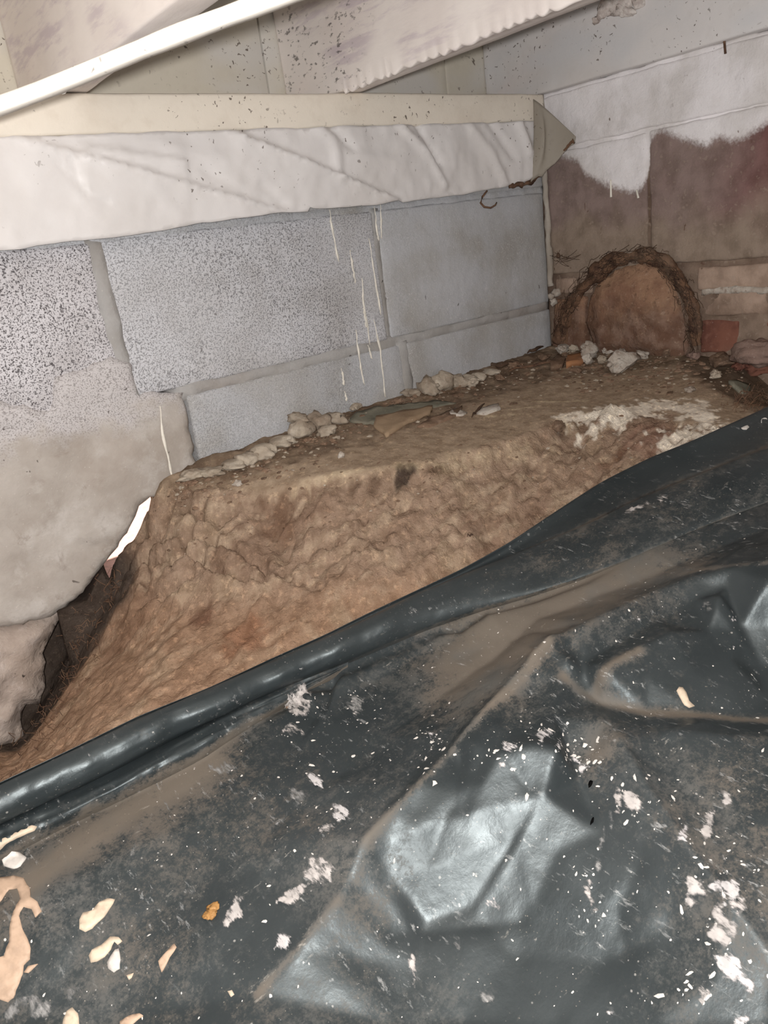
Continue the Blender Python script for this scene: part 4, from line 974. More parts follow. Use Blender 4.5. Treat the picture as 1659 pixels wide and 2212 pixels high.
# crumple facets: a net of small flat panels with sharp folds between them
def facets(step_, amp, seed):
    g = np.random.default_rng(seed); L = []
    for x in np.arange(-.6, 1.4, step_):
        for y in np.arange(-.3, 1.1, step_): L.append((x + g.uniform(-.5, .5) * step_, y + g.uniform(-.5, .5) * step_, g.normal(0, amp)))
    f = Field(L, sheet.x0, sheet.x0 + sheet.d * (sheet.nx - 1) + 1e-6, sheet.y0, sheet.y0 + sheet.d * (sheet.ny - 1) + 1e-6, sheet.d, blur=.7)
    return f.Z[:sheet.ny, :sheet.nx]
bigf = smooth(.1, .5, X - .5 * Y)
sheet.Z = sheet.Z + front * (facets(.085, .0030, 3) * (.45 + .75 * bigf) + facets(.036, .0009, 9) + facets(.055, .0026, 15) * np.exp(-(((X - .33) / .09) ** 2 + ((Y - .40) / .07) ** 2) ** 2) + .0010 * fbm(X * 16, Y * 16, 0, 3, 71))
# straight creases pressed into the sheet
cr = [([(1040, 1310), (1065, 1345), (1110, 1395), (1160, 1425)], .0022), ([(1340, 1600), (1400, 1705), (1480, 1822), (1570, 1940), (1659, 2062)], .0030), ([(790, 1818), (900, 1700), (1000, 1590), (1110, 1470), (1190, 1386)], .0030), ([(730, 1950), (680, 2000), (640, 2060)], .002),
      ([(800, 1822), (960, 1775), (1100, 1745), (1175, 1725)], .0022), ([(1085, 1610), (1130, 1690), (1175, 1730)], -.0020), ([(1175, 1730), (1100, 1860), (1030, 1965)], .0030), ([(960, 1775), (930, 1860), (900, 1930)], -.0016), ([(850, 1900), (950, 1870), (1080, 1820)], .0018), ([(1000, 1640), (980, 1740), (940, 1800)], -.0018),
      ([(1120, 1985), (900, 2010), (850, 2020)], -.0024), ([(1320, 1640), (1300, 1560), (1280, 1540)], .002), ([(1190, 1390), (1240, 1440), (1280, 1452)], .0025), ([(1260, 1650), (1420, 1600), (1540, 1560)], .0016), ([(1380, 1880), (1330, 1960), (1350, 2060)], -.0016), ([(1290, 1250), (1400, 1190), (1560, 1225)], .0014),
      ([(830, 1350), (1020, 1285)], -.001), ([(1215, 1170), (1330, 1140), (1370, 1190)], .002), ([(310, 1760), (280, 1870)], .0012), ([(560, 1900), (620, 1800), (640, 1740)], .0012), ([(1560, 1330), (1600, 1380), (1635, 1440)], .003), ([(1548, 1280), (1600, 1330)], -.002), ([(330, 1640), (420, 1580)], -.003), ([(400, 1590), (440, 1560), (520, 1505)], -.003)]
for i, (c, h) in enumerate(cr):
    d = line_dist(P2, rough_line(hpx(c), .02, .0015, i, False)).reshape(X.shape); sheet.Z += h * np.exp(-d / .006)
sheet.Z -= .010 * np.exp(-((np.interp(X, C3[:, 0], C3[:, 1]) - Y) / .010) ** 2) * smooth(.75, .55, X)
sheet.Z = np.where(sheet.mask, sheet.blur(sheet.Z, .55), 0)
# dust settled on the sheet
dust = .30 + .16 * fbm(X * 7, Y * 7, 0, 4, 81)
def dblot(px, py, r, a, st=1.0, ang=0.0):
    global dust
    h = sheet.hit(px, py)
    if h is None: return
    c, s = math.cos(ang), math.sin(ang); u = (X - h[0]) * c + (Y - h[1]) * s; v = -(X - h[0]) * s + (Y - h[1]) * c
    dust = dust + a * np.exp(-((u / st) ** 2 + v ** 2) / r ** 2)
for a in ((1080, 1420, .05, .55, 1.8, .3), (1200, 1300, .05, .45, 2.2, .3), (1400, 1250, .05, .35, 2.0, .3), (1000, 1400, .04, .4, 1.5), (1330, 1230, .04, .35, 2), (1150, 1180, .03, .35, 3, .4), (200, 1780, .05, .35, 3, .3), (450, 1650, .03, .3, 3, .3), (600, 1760, .10, .08), (420, 2100, .12, .10), (250, 1950, .06, .08), (740, 1560, .05, -.25), (520, 1980, .05, -.2),
          (1290, 1620, .02, .6), (900, 2150, .08, .12), (1560, 1750, .08, .25), (1500, 1220, .03, .3), (1150, 1870, .05, -.25), (1000, 1850, .07, -.45), (1600, 1340, .05, -.5), (1250, 1470, .02, -.5), (1400, 1480, .06, -.25), (1150, 1660, .04, -.3), (1230, 2000, .08, -.15), (750, 1870, .03, .3)): dblot(*a)
for c, w, a in (([(1225, 1465), (1255, 1495), (1300, 1520), (1400, 1540), (1500, 1546), (1659, 1556)], .007, .9), ([(790, 1818), (1000, 1590), (1190, 1386)], .004, .5), ([(640, 1480), (500, 1580), (400, 1650), (230, 1720), (60, 1810)], .007, .6), ([(60, 1900), (250, 1775), (440, 1655)], .016, .5), ([(880, 1270), (1000, 1240), (1130, 1190), (1240, 1140), (1300, 1110)], .008, .7), ([(730, 1950), (640, 2060), (560, 2150)], .004, .5), ([(1065, 1345), (1160, 1425)], .003, .5), ([(1380, 1400), (1300, 1450), (1290, 1475)], .006, .7), ([(1480, 1240), (1659, 1215)], .006, .5), ([(900, 1365), (1000, 1335), (1060, 1310)], .006, .35)):
    d = line_dist(P2, rough_line(hpx(c), .015, .002, 7, False)).reshape(X.shape); dust = dust + a * np.exp(-(d / w) ** 2)
dust = np.clip(dust, .0, 1)
yc = np.interp(X, C3[:, 0], C3[:, 1])
sheet.mask &= Y < yc + .02
V, F, used = sheet.mesh(); dv = dust.ravel()[used]
# the rolled hem: a tube of sheet lying along the cut, flattening to a folded flap on the right
def resample(P, n):
    d = np.r_[0, np.cumsum(np.linalg.norm(np.diff(P, axis=0), axis=1))]; u = np.linspace(0, d[-1], n)
    return np.stack([np.interp(u, d, P[:, a]) for a in range(3)], 1)
def by_px(P, n):                                          # same stations along the three lines
    P = np.array(P, float); u = np.linspace(-115, 2100, n)
    return np.array([on_z(a, np.interp(a, P[:, 0], P[:, 1]), np.interp(a, P[:, 0], P[:, 2])) for a in u])
n = 420; Rr, Cr, Dr = by_px(ridge, n), by_px(crease, n), by_px(dline, n)
def sm(P, k=9):
    p = np.pad(P, ((k, k), (0, 0)), mode='edge'); w = np.hanning(2 * k + 1); w /= w.sum(); return np.stack([np.convolve(p[:, a], w, 'valid') for a in range(3)], 1)
Rr, Cr, Dr = sm(Rr), sm(Cr), sm(Dr)
al = np.gradient(Rr, axis=0); al /= np.linalg.norm(al, axis=1)[:, None]
uu = np.linspace(0, 2215 / 1875, n); B = .0185 * (1 - .62 * smooth(.50, .72, uu)) * (1 + .12 * fbm(uu * 22, uu * 0, 0, 3, 3)) * (1 - .25 * np.exp(-((uu - .26) / .02) ** 2))
rolls = []; rd = []
for k, u in enumerate(np.linspace(0, 1, 30)):
    a = Dr - Cr; nn = np.cross(al, a); nn /= np.linalg.norm(nn, axis=1)[:, None]; nn *= np.sign((nn * -Cr).sum(1))[:, None]
    p = Cr + a * (.5 - .5 * math.cos(math.pi * u)) + nn * (B * math.sin(math.pi * u))[:, None]
    p = p + nn * (.0003 * fbm(uu * 60, uu * 0 + u * 3, 0, 3, 8) * math.sin(math.pi * u) + .0012 * fbm(uu * 9, uu * 0 + u * 3.5, 0, 3, 18) * math.sin(math.pi * u))[:, None]
    rolls.append(p); rd.append(.10 + .5 * smooth(.80, 1.0, u) * smooth(.46, .58, uu) + .35 * smooth(.5, .7, uu) * (.6 + .5 * fbm(uu * 30, u * 4 + uu * 0, 0, 3, 4)) + .5 * smooth(.1, 0, u) * smooth(.2, .3, uu))
for u in np.linspace(0.1, 1, 9):
    rolls.append(Dr + (Rr - Dr) * u + np.array([0, .004, -.004]) * math.sin(math.pi * u)); rd.append(np.full(n, .1) + .4 * smooth(.3, .0, u) * smooth(.46, .58, uu))
for o_ in ((.002, .006, -.004), (.004, .011, -.014), (.005, .013, -.03), (.005, .012, -.06)): rolls.append(Rr + np.array(o_)); rd.append(np.full(n, .05))
G0 = np.array(rolls); G0[..., 0] = np.minimum(G0[..., 0], 1.186); m = len(G0); rd = np.clip(np.array(rd), 0, 1)
for p_ in G0[:1]: p_ += np.array([0, .006, -.006])
I = np.arange(m * n).reshape(m, n) + len(V)
F2 = np.stack([I[:-1, :-1], I[:-1, 1:], I[1:, 1:], I[1:, :-1]], -1).reshape(-1, 4)
V = np.vstack([V, G0.reshape(-1, 3)]); F = np.vstack([F, F2]); dv = np.r_[dv, rd.ravel()]
# second, smaller fold pressed against the hem at the left end
vall = [(-120, 1930, -.468), (0, 1864, -.465), (120, 1800, -.462), (240, 1742, -.459), (340, 1692, -.456), (440, 1640, -.453), (540, 1574, -.449), (640, 1506, -.443), (720, 1462, -.438), (760, 1434, -.428)]
n2_ = 220; u2 = np.linspace(-115, 755, n2_)
def at_u(P): P = np.array(P, float); return sm(np.array([on_z(a, np.interp(a, P[:, 0], P[:, 1]), np.interp(a, P[:, 0], P[:, 2])) for a in u2]), 6)
Wv, Ct = at_u(vall), at_u(crease); al2 = np.gradient(Ct, axis=0); al2 /= np.linalg.norm(al2, axis=1)[:, None]
w2_ = np.linspace(0, 1, n2_); B2 = .0125 * smooth(1.0, .62, w2_) * (1 + .25 * fbm(w2_ * 12, w2_ * 0, 0, 3, 6)); st = []; sd_ = []
for u in np.linspace(0, 1, 22):
    a = Ct - Wv; nn = np.cross(al2, a); nn /= np.linalg.norm(nn, axis=1)[:, None]; nn *= np.sign((nn * -Wv).sum(1))[:, None]
    p = Wv + a * u + nn * (B2 * math.sin(math.pi * u ** .85) + .0022 * fbm(w2_ * 5, u * 5 + w2_ * 0, 0, 3, 28) * math.sin(math.pi * u))[:, None]
    if u == 0: p = p + np.array([0, .004, -.006])
    st.append(p); sd_.append(np.clip(.10 + .65 * smooth(.40, .05, u + .12 * fbm(w2_ * 20, u * 3 + w2_ * 0, 0, 3, 5)) + .3 * smooth(.6, 1, w2_), 0, 1))
st = np.array(st); I = np.arange(22 * n2_).reshape(22, n2_) + len(V)
V = np.vstack([V, st.reshape(-1, 3)]); F = np.vstack([F, np.stack([I[:-1, :-1], I[:-1, 1:], I[1:, 1:], I[1:, :-1]], -1).reshape(-1, 4)]); dv = np.r_[dv, np.array(sd_).ravel()]
G0 = np.vstack([G0.reshape(-1, 3), st.reshape(-1, 3)])
sh = mk('plastic_sheet', V, F, M['sheet'], attrs={'dust': dv})
prop(sh, 'dusty black plastic sheet spattered with paint, crumpled over the pit floor', 'plastic sheet')
# resting points on the sheet, hem included
tri_c = G0
def on_sheet(px, py):
    a = sheet.hit(px, py)
    Gq = G0.reshape(-1, 3) @ ROT; qx = CX + FPX * Gq[:, 0] / Gq[:, 2]; qy = CY + FPX * Gq[:, 1] / Gq[:, 2]
    d = (qx - px) ** 2 + (qy - py) ** 2; i = np.argsort(d)[:4]
    if d[i[0]] < 36:
        w = 1 / (d[i] + 1); b = (G0.reshape(-1, 3)[i] * w[:, None]).sum(0) / w.sum()
        if a is None or np.linalg.norm(b) < np.linalg.norm(a) + .002: return b, -b / np.linalg.norm(b)
    if a is None: return None
    nv = sheet.normal(a[0], a[1]); return a, nv / np.linalg.norm(nv)
# --- paint on the sheet
def splat(outline_px, mat, h=.0010, amp=1.2, seed=0, name='paint_splat', step=7, label=None, res=7):
    O = rough_line(outline_px, step, amp, seed)
    P, F = cdt(O, res); e = edge_dist(P, O)
    W = []
    for p in P:
        k = on_sheet(*p)
        if k is None: return None
        W.append(k)
    N = np.array([k[1] for k in W]); W = np.array([k[0] for k in W])
    k = h * (.35 + .65 * smooth(0, 9, e)); fr = W + N * k[:, None] + N * .0012; ba = W - N * .0006
    # px runs y-down, so the outline winds the other way in the world
    V, G = shell(fr, ba, [tuple(reversed(f)) for f in F])
    cov = np.r_[smooth(-2, 10, e), smooth(-2, 10, e)]
    o = mk(name, V, G, M[mat], sh, attrs={'cover': cov})
    if label: o['label'] = label
    return o
def ell(cx, cy, a, b, ang=0, n=18, wob=.18, seed=0):
    t = np.linspace(0, 2 * math.pi, n, endpoint=False); r = 1 + wob * fbm(np.cos(t) * 1.7 + seed * 3.1, np.sin(t) * 1.7, 0, 3, seed)
    x, y = a * r * np.cos(t), b * r * np.sin(t); c, s = math.cos(ang), math.sin(ang)
    return np.stack([cx + x * c - y * s, cy + x * s + y * c], 1)
c7 = lambda pts: [(x / 2, 1600 + y / 2) for x, y in pts]
splat(c7([(345, 775), (360, 745), (400, 735), (430, 700), (465, 683), (498, 688), (480, 720), (460, 755), (425, 785), (400, 815), (370, 830), (345, 815)]), 'cream', .0016, .8, 1)
splat(c7([(385, 930), (400, 905), (440, 885), (478, 848), (515, 852), (530, 870), (510, 885), (495, 870), (480, 905), (455, 935), (420, 955), (395, 962)]), 'cream', .0014, .8, 2)
splat(c7([(480, 935), (500, 905), (515, 900), (522, 950), (518, 985), (495, 1002), (470, 985), (465, 960)]), 'white_flake', .0014, .8, 3)
splat(c7([(-40, 600), (60, 588), (105, 600), (130, 640), (135, 680), (165, 700), (180, 740), (155, 765), (140, 730), (105, 720), (85, 760), (95, 810), (120, 860), (135, 900), (130, 945), (105, 970), (100, 1010), (80, 1060), (60, 1110), (35, 1132), (0, 1120), (-60, 1100), (-60, 960), (20, 930), (40, 870), (45, 800), (60, 740), (90, 690), (75, 640), (40, 645), (10, 690), (-40, 740)]), 'cream_pink', .0012, 1.2, 4)
splat(c7([(105, 1003), (125, 975), (165, 965), (150, 985), (125, 1005)]), 'cream_pink', .001, .6, 5)
splat(c7([(-40, 430), (60, 390), (120, 362), (160, 370), (150, 390), (90, 415), (30, 445), (0, 475), (-40, 485)]), 'cream', .0014, .8, 6)
splat(c7([(10, 520), (50, 478), (85, 485), (115, 510), (90, 545), (60, 555), (20, 545)]), 'white_flake', .0012, .8, 7)
splat(c7([(275, 1210), (290, 1170), (315, 1155), (340, 1180), (345, 1235), (310, 1290), (270, 1260)]), 'cream', .0014, .8, 8)
splat(c7([(520, 1215), (560, 1190), (605, 1180), (620, 1190), (590, 1215), (560, 1250), (520, 1260)]), 'cream_pink', .001, .8, 9)
splat(c7([(685, 955), (710, 925), (755, 880), (765, 895), (735, 940), (715, 975), (700, 1000), (690, 975)]), 'cream_pink', .0006, .8, 10)
splat(c7([(10, 1180), (60, 1110), (160, 1085), (240, 1140), (230, 1200), (150, 1225), (120, 1195), (70, 1200), (20, 1240)]), 'smear_thin', .0005, 2, 11)
splat(c7([(275, 1085), (300, 1045), (350, 1050), (370, 1085), (330, 1110), (300, 1145), (285, 1120)]), 'smear_thin', .0005, 1.5, 12)
SM = [ # cx, cy, a, b, ang, mat
    (505, 1975, 42, 18, -1.15, 'smear'), (612, 2042, 30, 26, .8, 'smear_white'), (690, 1880, 46, 38, -.5, 'smear'), (635, 1935, 46, 17, -.6, 'smear'), (688, 1690, 34, 14, .6, 'smear_white'), (638, 1725, 26, 26, 0, 'smear_thin'), (600, 1778, 46, 9, -.75, 'smear_thin'), (735, 1752, 32, 22, .6, 'smear_white'), (712, 1790, 30, 12, -.1, 'smear'), (362, 1745, 28, 6, 1.0, 'smear_thin'),
    (290, 1830, 55, 8, -1.25, 'smear_thin'), (480, 1660, 30, 18, .3, 'smear_thin'), (645, 1515, 34, 42, .3, 'smear'), (628, 1580, 34, 20, .3, 'smear'), (765, 1525, 24, 26, 0, 'smear_thin'), (768, 1540, 10, 8, 0, 'smear_white'), (782, 1520, 6, 6, 0, 'smear_white'), (930, 1588, 14, 9, .4, 'smear_white'), (924, 1636, 22, 8, -.9, 'smear_white'), (890, 1648, 8, 7, 0, 'smear_white'),
    (1172, 1590, 26, 22, .3, 'smear_white'), (1205, 1612, 18, 14, .7, 'smear_white'), (1250, 1605, 14, 14, 0, 'smear_white'), (1238, 1640, 26, 10, .5, 'smear_white'), (1262, 1655, 14, 20, .2, 'smear_white'), (1100, 1618, 24, 15, .5, 'smear_white'), (1080, 1655, 18, 10, -.5, 'smear_white'), (1068, 1575, 6, 18, .5, 'smear'), (1362, 1725, 30, 22, 1.0, 'smear'), (1335, 1730, 14, 34, .2, 'smear'), (1322, 1780, 12, 26, 0, 'smear_thin'),
    (1478, 1795, 12, 34, .1, 'smear_white'), (1528, 1785, 16, 40, .15, 'smear'), (1502, 1915, 26, 24, .5, 'smear'), (1492, 1950, 22, 14, .4, 'smear'), (1568, 1920, 26, 40, -.4, 'smear_white'), (1592, 1960, 22, 26, -.3, 'smear'), (1560, 2005, 30, 52, -.1, 'smear'), (1580, 2085, 46, 34, .9, 'smear_white'), (1610, 2125, 34, 15, .75, 'smear_white'), (1520, 2150, 16, 26, -.3, 'smear'), (1522, 2125, 9, 8, 0, 'smear_white'), (1600, 2205, 24, 14, .2, 'smear_white'), (1570, 1730, 12, 20, -.4, 'smear'),
    (1274, 1930, 12, 40, -.2, 'smear'), (1282, 1965, 18, 10, .2, 'smear'), (1064, 1948, 16, 22, .2, 'smear_white'), (1298, 1840, 12, 54, .1, 'smear_thin'), (892, 2100, 9, 38, -.2, 'smear'), (1050, 2150, 26, 18, .6, 'smear_thin'), (1565, 1860, 8, 22, -.3, 'smear'), (1360, 2140, 10, 8, 0, 'smear_thin'), (1318, 2190, 9, 8, 0, 'smear_white'), (820, 2060, 24, 8, .5, 'smear_thin'), (990, 2050, 18, 24, .2, 'smear_thin'),
    (1380, 1095, 70, 9, -.35, 'smear'), (1432, 1072, 24, 10, -.9, 'smear'), (1060, 1195, 34, 5, -.4, 'smear'), (700, 1390, 40, 5, -.3, 'smear_thin'), (740, 1378, 14, 5, -.3, 'smear_white'), (784, 1370, 8, 8, 0, 'smear_white'), (768, 1350, 7, 5, .3, 'smear_white'), (195, 1598, 36, 7, -.5, 'smear'), (190, 1630, 5, 14, -.1, 'smear_white'), (648, 1444, 8, 5, 0, 'smear_white'), (404, 1534, 12, 10, .6, 'smear_white'), (505, 1512, 14, 9, .4, 'smear_white'),
    (100, 1690, 34, 10, -.4, 'smear_thin'), (1530, 1312, 18, 16, .4, 'smear_thin'), (1380, 1340, 7, 14, .2, 'smear_white'), (1487, 1350, 7, 6, .5, 'smear_white'), (1585, 1335, 7, 18, -.4, 'smear_white'), (1582, 1400, 6, 6, 0, 'smear_white'), (530, 1782, 5, 8, 0, 'smear_white'), (355, 1883, 7, 5, 0, 'smear_white'), (762, 1820, 14, 6, 0, 'smear_white'), (1480, 1090, 26, 8, .5, 'smear_thin'), (1578, 1055, 9, 6, 0, 'smear_white'), (1470, 1010, 8, 4, .4, 'smear_white'), (1205, 1177, 7, 5, 0, 'smear_white')]
for i, (cx, cy_, a, b, an, m) in enumerate(SM):
    splat(ell(cx, cy_, a, b, an, 20, .42, i), m, .0006, 1.8 if min(a, b) > 8 else .6, 200 + i, 'paint_smear', 6, None, max(5, min(a, b) * .45))
splat([(1461, 1493), (1466, 1485), (1474, 1486), (1482, 1497), (1488, 1515), (1500, 1526), (1488, 1530), (1478, 1524), (1470, 1512)], 'cream', .0016, .5, 31, res=6)
splat(ell(1608, 921, 9, 7, .2, 14, .15, 3), 'white_flake', .0016, .4, 32, res=5)
splat(ell(1652, 910, 8, 8, .2, 14, .15, 4), 'white_flake', .0016, .4, 33, res=5)
splat(c7([(985, 1085), (1005, 1080), (1015, 1100), (1000, 1110)]), 'cream', .001, .4, 34, res=5)
splat(c7([(548, 1015), (580, 1005), (572, 1025), (560, 1035)]), 'cream', .001, .4, 35, res=5)
for i, (cx, cy_, a, b) in enumerate(((1276, 1694, 4, 8), (1279, 1775, 3, 9))):
    splat(ell(cx, cy_, a, b, .4, 12, .2, i), 'tear', .0002, .3, 60 + i, 'tear_hole', 5, 'small black hole torn in the sheet', 4)
# small flecks of dried paint, too many to count
R = random.Random(5); AV, AF, o = [], [], 0
for i in range(1500):
    if i < 620:
        cx, cy_, sx, sy_ = R.choice(((1180, 1592, 40, 18), (1230, 1630, 40, 20), (1260, 1640, 26, 26), (1095, 1625, 30, 22), (1565, 1900, 34, 60), (1500, 1800, 34, 40), (1350, 1730, 34, 30), (930, 1610, 20, 34), (770, 1530, 26, 30), (1580, 2060, 40, 50), (1275, 1930, 22, 60), (690, 1720, 60, 60), (1500, 2150, 30, 30), (1100, 1640, 60, 30), (650, 1540, 40, 50)))
        px, py = R.gauss(cx, sx), R.gauss(cy_, sy_)
    else: px, py = R.uniform(10, 1650), R.uniform(1000, 2205)
    k = sheet.hit(px, py)
    if k is None or k[0] > 1.15: continue
    nv = sheet.normal(k[0], k[1]); nv /= np.linalg.norm(nv); a_ = np.cross(nv, [R.gauss(0, 1), R.gauss(0, 1), .3]); a_ /= np.linalg.norm(a_); b_ = np.cross(nv, a_)
    r = R.choice((.0005, .0006, .0008, .0011, .0016 if i < 620 else .0008)) * R.uniform(.7, 1.3); m_ = R.choice((5, 6, 7)); el = R.uniform(1, 2.2)
    ring = [k + nv * .0003 + (a_ * math.cos(t_) * el + b_ * math.sin(t_)) * r * R.uniform(.55, 1.25) for t_ in np.linspace(0, 2 * math.pi, m_, endpoint=False)]
    AV.append(np.array(ring + [k + nv * (.0004 + r * .35)])); AF += [(o + j, o + (j + 1) % m_, o + m_) for j in range(m_)]; o += m_ + 1
prop(mk('paint_flecks', np.vstack(AV), AF, M['white_flake'], sh), kind='stuff')
# orange crumb lying on the sheet
k = sheet.hit(458, 1974); AV = empty('orange_crumb', k, 'small orange crumb lying on the black sheet beside the grey paint smear', 'crumb')
for i, (px, py, w) in enumerate(((463, 1963, 13), (452, 1980, 12), (460, 1975, 10))):
    k = sheet.hit(px, py); V, F = rock((w * .00040, w * .00040, .0022), 0, 0, 900 + i, 3, .6, 2.6); mk('lobe', V + k + [0, 0, .0015], F, M['orange_bit'], AV)

# ------------------------------------------------------------------ rubble and litter on the bench
def put(name, px, py, size, mat, label, cat, rz=0, tilt=0, seed=1, lift=.5, group=None, amp=.42, sub=4, chop=.72):
    k = soil.hit(px, py)
    V, F = rock(size, rz, tilt, seed, sub, amp, 2.3, chop); V[:, 2] -= V[:, 2].min()
    return prop(mk(name, V + k - [0, 0, size[2] * (1 - lift) * .5], F, M[mat], None, k), label, cat, group)
def chip(name, pts_px, th, mat, label, cat, seed=0, up=.0):
    W = np.array([soil.hit(*p) for p in pts_px]); c = W.mean(0)
    O = rough_line(W[:, :2], .008, .0015, seed)
    if sum(O[i][0] * O[(i + 1) % len(O)][1] - O[(i + 1) % len(O)][0] * O[i][1] for i in range(len(O))) < 0: O = O[::-1]
    P, F = cdt(O, .008)
    A_ = np.c_[W[:, :2], np.ones(len(W))]; co = np.linalg.lstsq(A_, W[:, 2], rcond=None)[0]
    z = np.maximum(P @ co[:2] + co[2], soil.z(P[:, 0], P[:, 1])) + up
    fr = np.c_[P, z + th + .0012 * fbm(P[:, 0] * 70, P[:, 1] * 70, 0, 3, seed)]; ba = np.c_[P, z - .002]
    V, G = shell(fr, ba, F); return prop(mk(name, V, G, M[mat]), label, cat)
chip('flat_chip', [(806, 925), (815, 905), (870, 892), (935, 882), (930, 896), (880, 918), (835, 945)], .005, 'tan_chip', 'flat tan wood chip lying on the bench beside the block wall', 'chip', 1)
chip('flat_chip', [(755, 912), (770, 892), (850, 878), (960, 868), (985, 872), (930, 884), (860, 898), (808, 918)], .002, 'slate', 'thin grey flake half under the flat tan chip', 'chip', 2)
chip('flat_chip', [(900, 925), (930, 905), (1000, 880), (985, 900), (930, 925)], .003, 'stone_brown', 'brown flake in front of the flat tan chip on the bench', 'chip', 3)
chip('flat_chip', [(1030, 895), (1040, 885), (1078, 875), (1080, 886), (1050, 898)], .003, 'stone_white', 'small white flake beside the dark twig on the bench', 'chip', 4)
chip('flat_chip', [(970, 895), (985, 885), (1010, 893), (1000, 900), (975, 900)], .003, 'stone_white', 'white flake just left of the dark twig on the bench', 'chip', 5)
chip('flat_chip', [(1222, 797), (1226, 780), (1255, 772), (1268, 780), (1258, 792)], .007, 'orange_chip', 'orange clay shard leaning among the rubble left of the speckled stone', 'shard', 6, .002)
chip('flat_chip', [(1190, 800), (1188, 785), (1205, 772), (1222, 778), (1215, 795)], .006, 'stone_brown', 'brown shard just left of the orange clay shard', 'shard', 7)
chip('slate_flake', [(1572, 830), (1590, 828), (1622, 838), (1618, 856), (1600, 852)], .004, 'slate', 'green grey slate flake behind the hump at the right end of the bench', 'slate', 8, .001)
put('stone', 1342, 800, (.034, .024, .020), 'stone_white', 'large white and brown speckled stone by the clay plug', 'stone', .3, 0, 21)
put('stone', 1275, 775, (.018, .014, .016), 'stone_white', 'rounded pale stone to the left of the speckled stone', 'stone', 0, 0, 22)
put('stone', 1270, 786, (.011, .009, .010), 'stone_white', 'smaller pale stone under the rounded pale one', 'stone', .4, 0, 23)
put('stone', 1385, 775, (.017, .012, .009), 'stone_white', 'pale flat stone to the right of the speckled stone', 'stone', .6, 0, 24)
put('stone', 1315, 762, (.013, .010, .010), 'stone_white', 'small pale stone behind the speckled stone against the plug', 'stone', 0, 0, 25)
put('stone', 1368, 760, (.012, .010, .008), 'mortar_lump', 'small grey stone at the foot of the clay plug', 'stone', 0, 0, 26)
put('stone', 1468, 757, (.009, .008, .007), 'stone_white', 'tiny pale stone at the right foot of the clay plug', 'stone', 0, 0, 27)
put('stone', 1216, 762, (.015, .010, .008), 'stone_white', 'pale stone in the corner where the block wall meets the side wall', 'stone', 0, 0, 28)
put('stone', 1175, 778, (.016, .010, .006), 'stone_brown', 'brown crumbly stone in front of the block wall corner', 'stone', 0, 0, 29)
put('stone', 1110, 795, (.014, .009, .006), 'stone_brown', 'brown stone at the wall beside the dark splinter', 'stone', 0, 0, 30)
put('stone', 738, 989, (.0052, .0052, .005), 'stone_white', 'single round white pebble alone on the bench', 'pebble', 0, 0, 31)
put('stone', 515, 1049, (.0065, .005, .004), 'stone_white', 'white pebble near the left end of the bench', 'pebble', 0, 0, 32)
put('stone', 1490, 845, (.011, .008, .004), 'stone_white', 'pale flat pebble on top of the hump', 'pebble', 0, 0, 33)
V, F = rock((.024, .046, .021), .2, 0, 34, 4, .35); prop(mk('stone', V + on_x(1642, 762, 1.184), F, M['stone_pink']), 'broad pink grey lump of concrete at the foot of the right wall', 'rubble')
put('stone', 1560, 790, (.03, .02, .010), 'stone_brown', 'flat brown lump in the rubble behind the hump', 'rubble', .3, 0, 35)
put('stone', 1640, 812, (.025, .02, .014), 'brick', 'reddish brick fragment in the rubble at the right edge', 'rubble', .3, 0, 36)
put('stone', 1545, 815, (.010, .008, .008), 'mortar_lump', 'grey stone in the rubble behind the hump', 'rubble', .3, 0, 37)
put('stone', 1600, 800, (.016, .012, .008), 'brick', 'smaller reddish fragment in front of the pink grey lump', 'rubble', .3, 0, 38)
put('stone', 1205, 930, (.011, .009, .007), 'stone_brown', 'brown clod in the hollow below the pale rim', 'clod', .3, 0, 39)
for i, (px, py, sx, sy_, sz, m_, lab) in enumerate((
    (1020, 835, .011, .009, .007, 'mortar_lump', 'grey stone in front of the two large mortar lumps'), (1080, 822, .012, .008, .006, 'stone_brown', 'brown clod in front of the dark splinter'),
    (1245, 805, .012, .008, .005, 'stone_brown', 'flat brown clod in front of the orange clay shard'), (1300, 785, .009, .008, .007, 'mortar_lump', 'grey pebble touching the left side of the speckled stone'),
    (1410, 765, .008, .007, .006, 'stone_white', 'white pebble under the right half of the clay plug'), (1440, 770, .011, .008, .006, 'stone_brown', 'brown clod under the right half of the clay plug'),
    (1500, 775, .012, .009, .007, 'stone_pink', 'pinkish stone at the foot of the brick beside the plug'), (1240, 760, .010, .008, .007, 'mortar_lump', 'grey stone at the left foot of the clay plug'),
    (860, 872, .010, .007, .005, 'stone_brown', 'brown clod at the wall left of the large mortar lumps'), (770, 885, .011, .008, .006, 'mortar_lump', 'grey mortar piece above the thin grey flake'))):
    put('stone', px, py, (sx, sy_, sz), m_, lab, 'stone', i * .7, 0, 60 + i)
def stick(name, pts_px, r, mat, label, cat, up=.003):
    Q_ = np.array([soil.hit(*p) for p in pts_px]); Q_[:, 2] += up; L = np.linspace(0, 1, 14); q_ = np.stack([np.interp(L, np.linspace(0, 1, len(Q_)), Q_[:, a]) for a in range(3)], 1)
    q_ += .0012 * np.stack([fbm(L * 6 + 7 * i, L * 0, 0, 2, i) for i in range(3)], 1)
    V, F = tube(q_, r * np.sin(np.linspace(.35, 2.75, 14)), 7); return prop(mk(name, V, F, M[mat]), label, cat)
stick('twig', [(1020, 905), (1030, 893), (1045, 876)], .0022, 'twig', 'dark twig standing out across the middle of the bench', 'twig', .004)
stick('splinter', [(1045, 790), (1080, 796), (1112, 788)], .0045, 'twig', 'dark wood splinter lying along the foot of the block wall', 'splinter', .005)
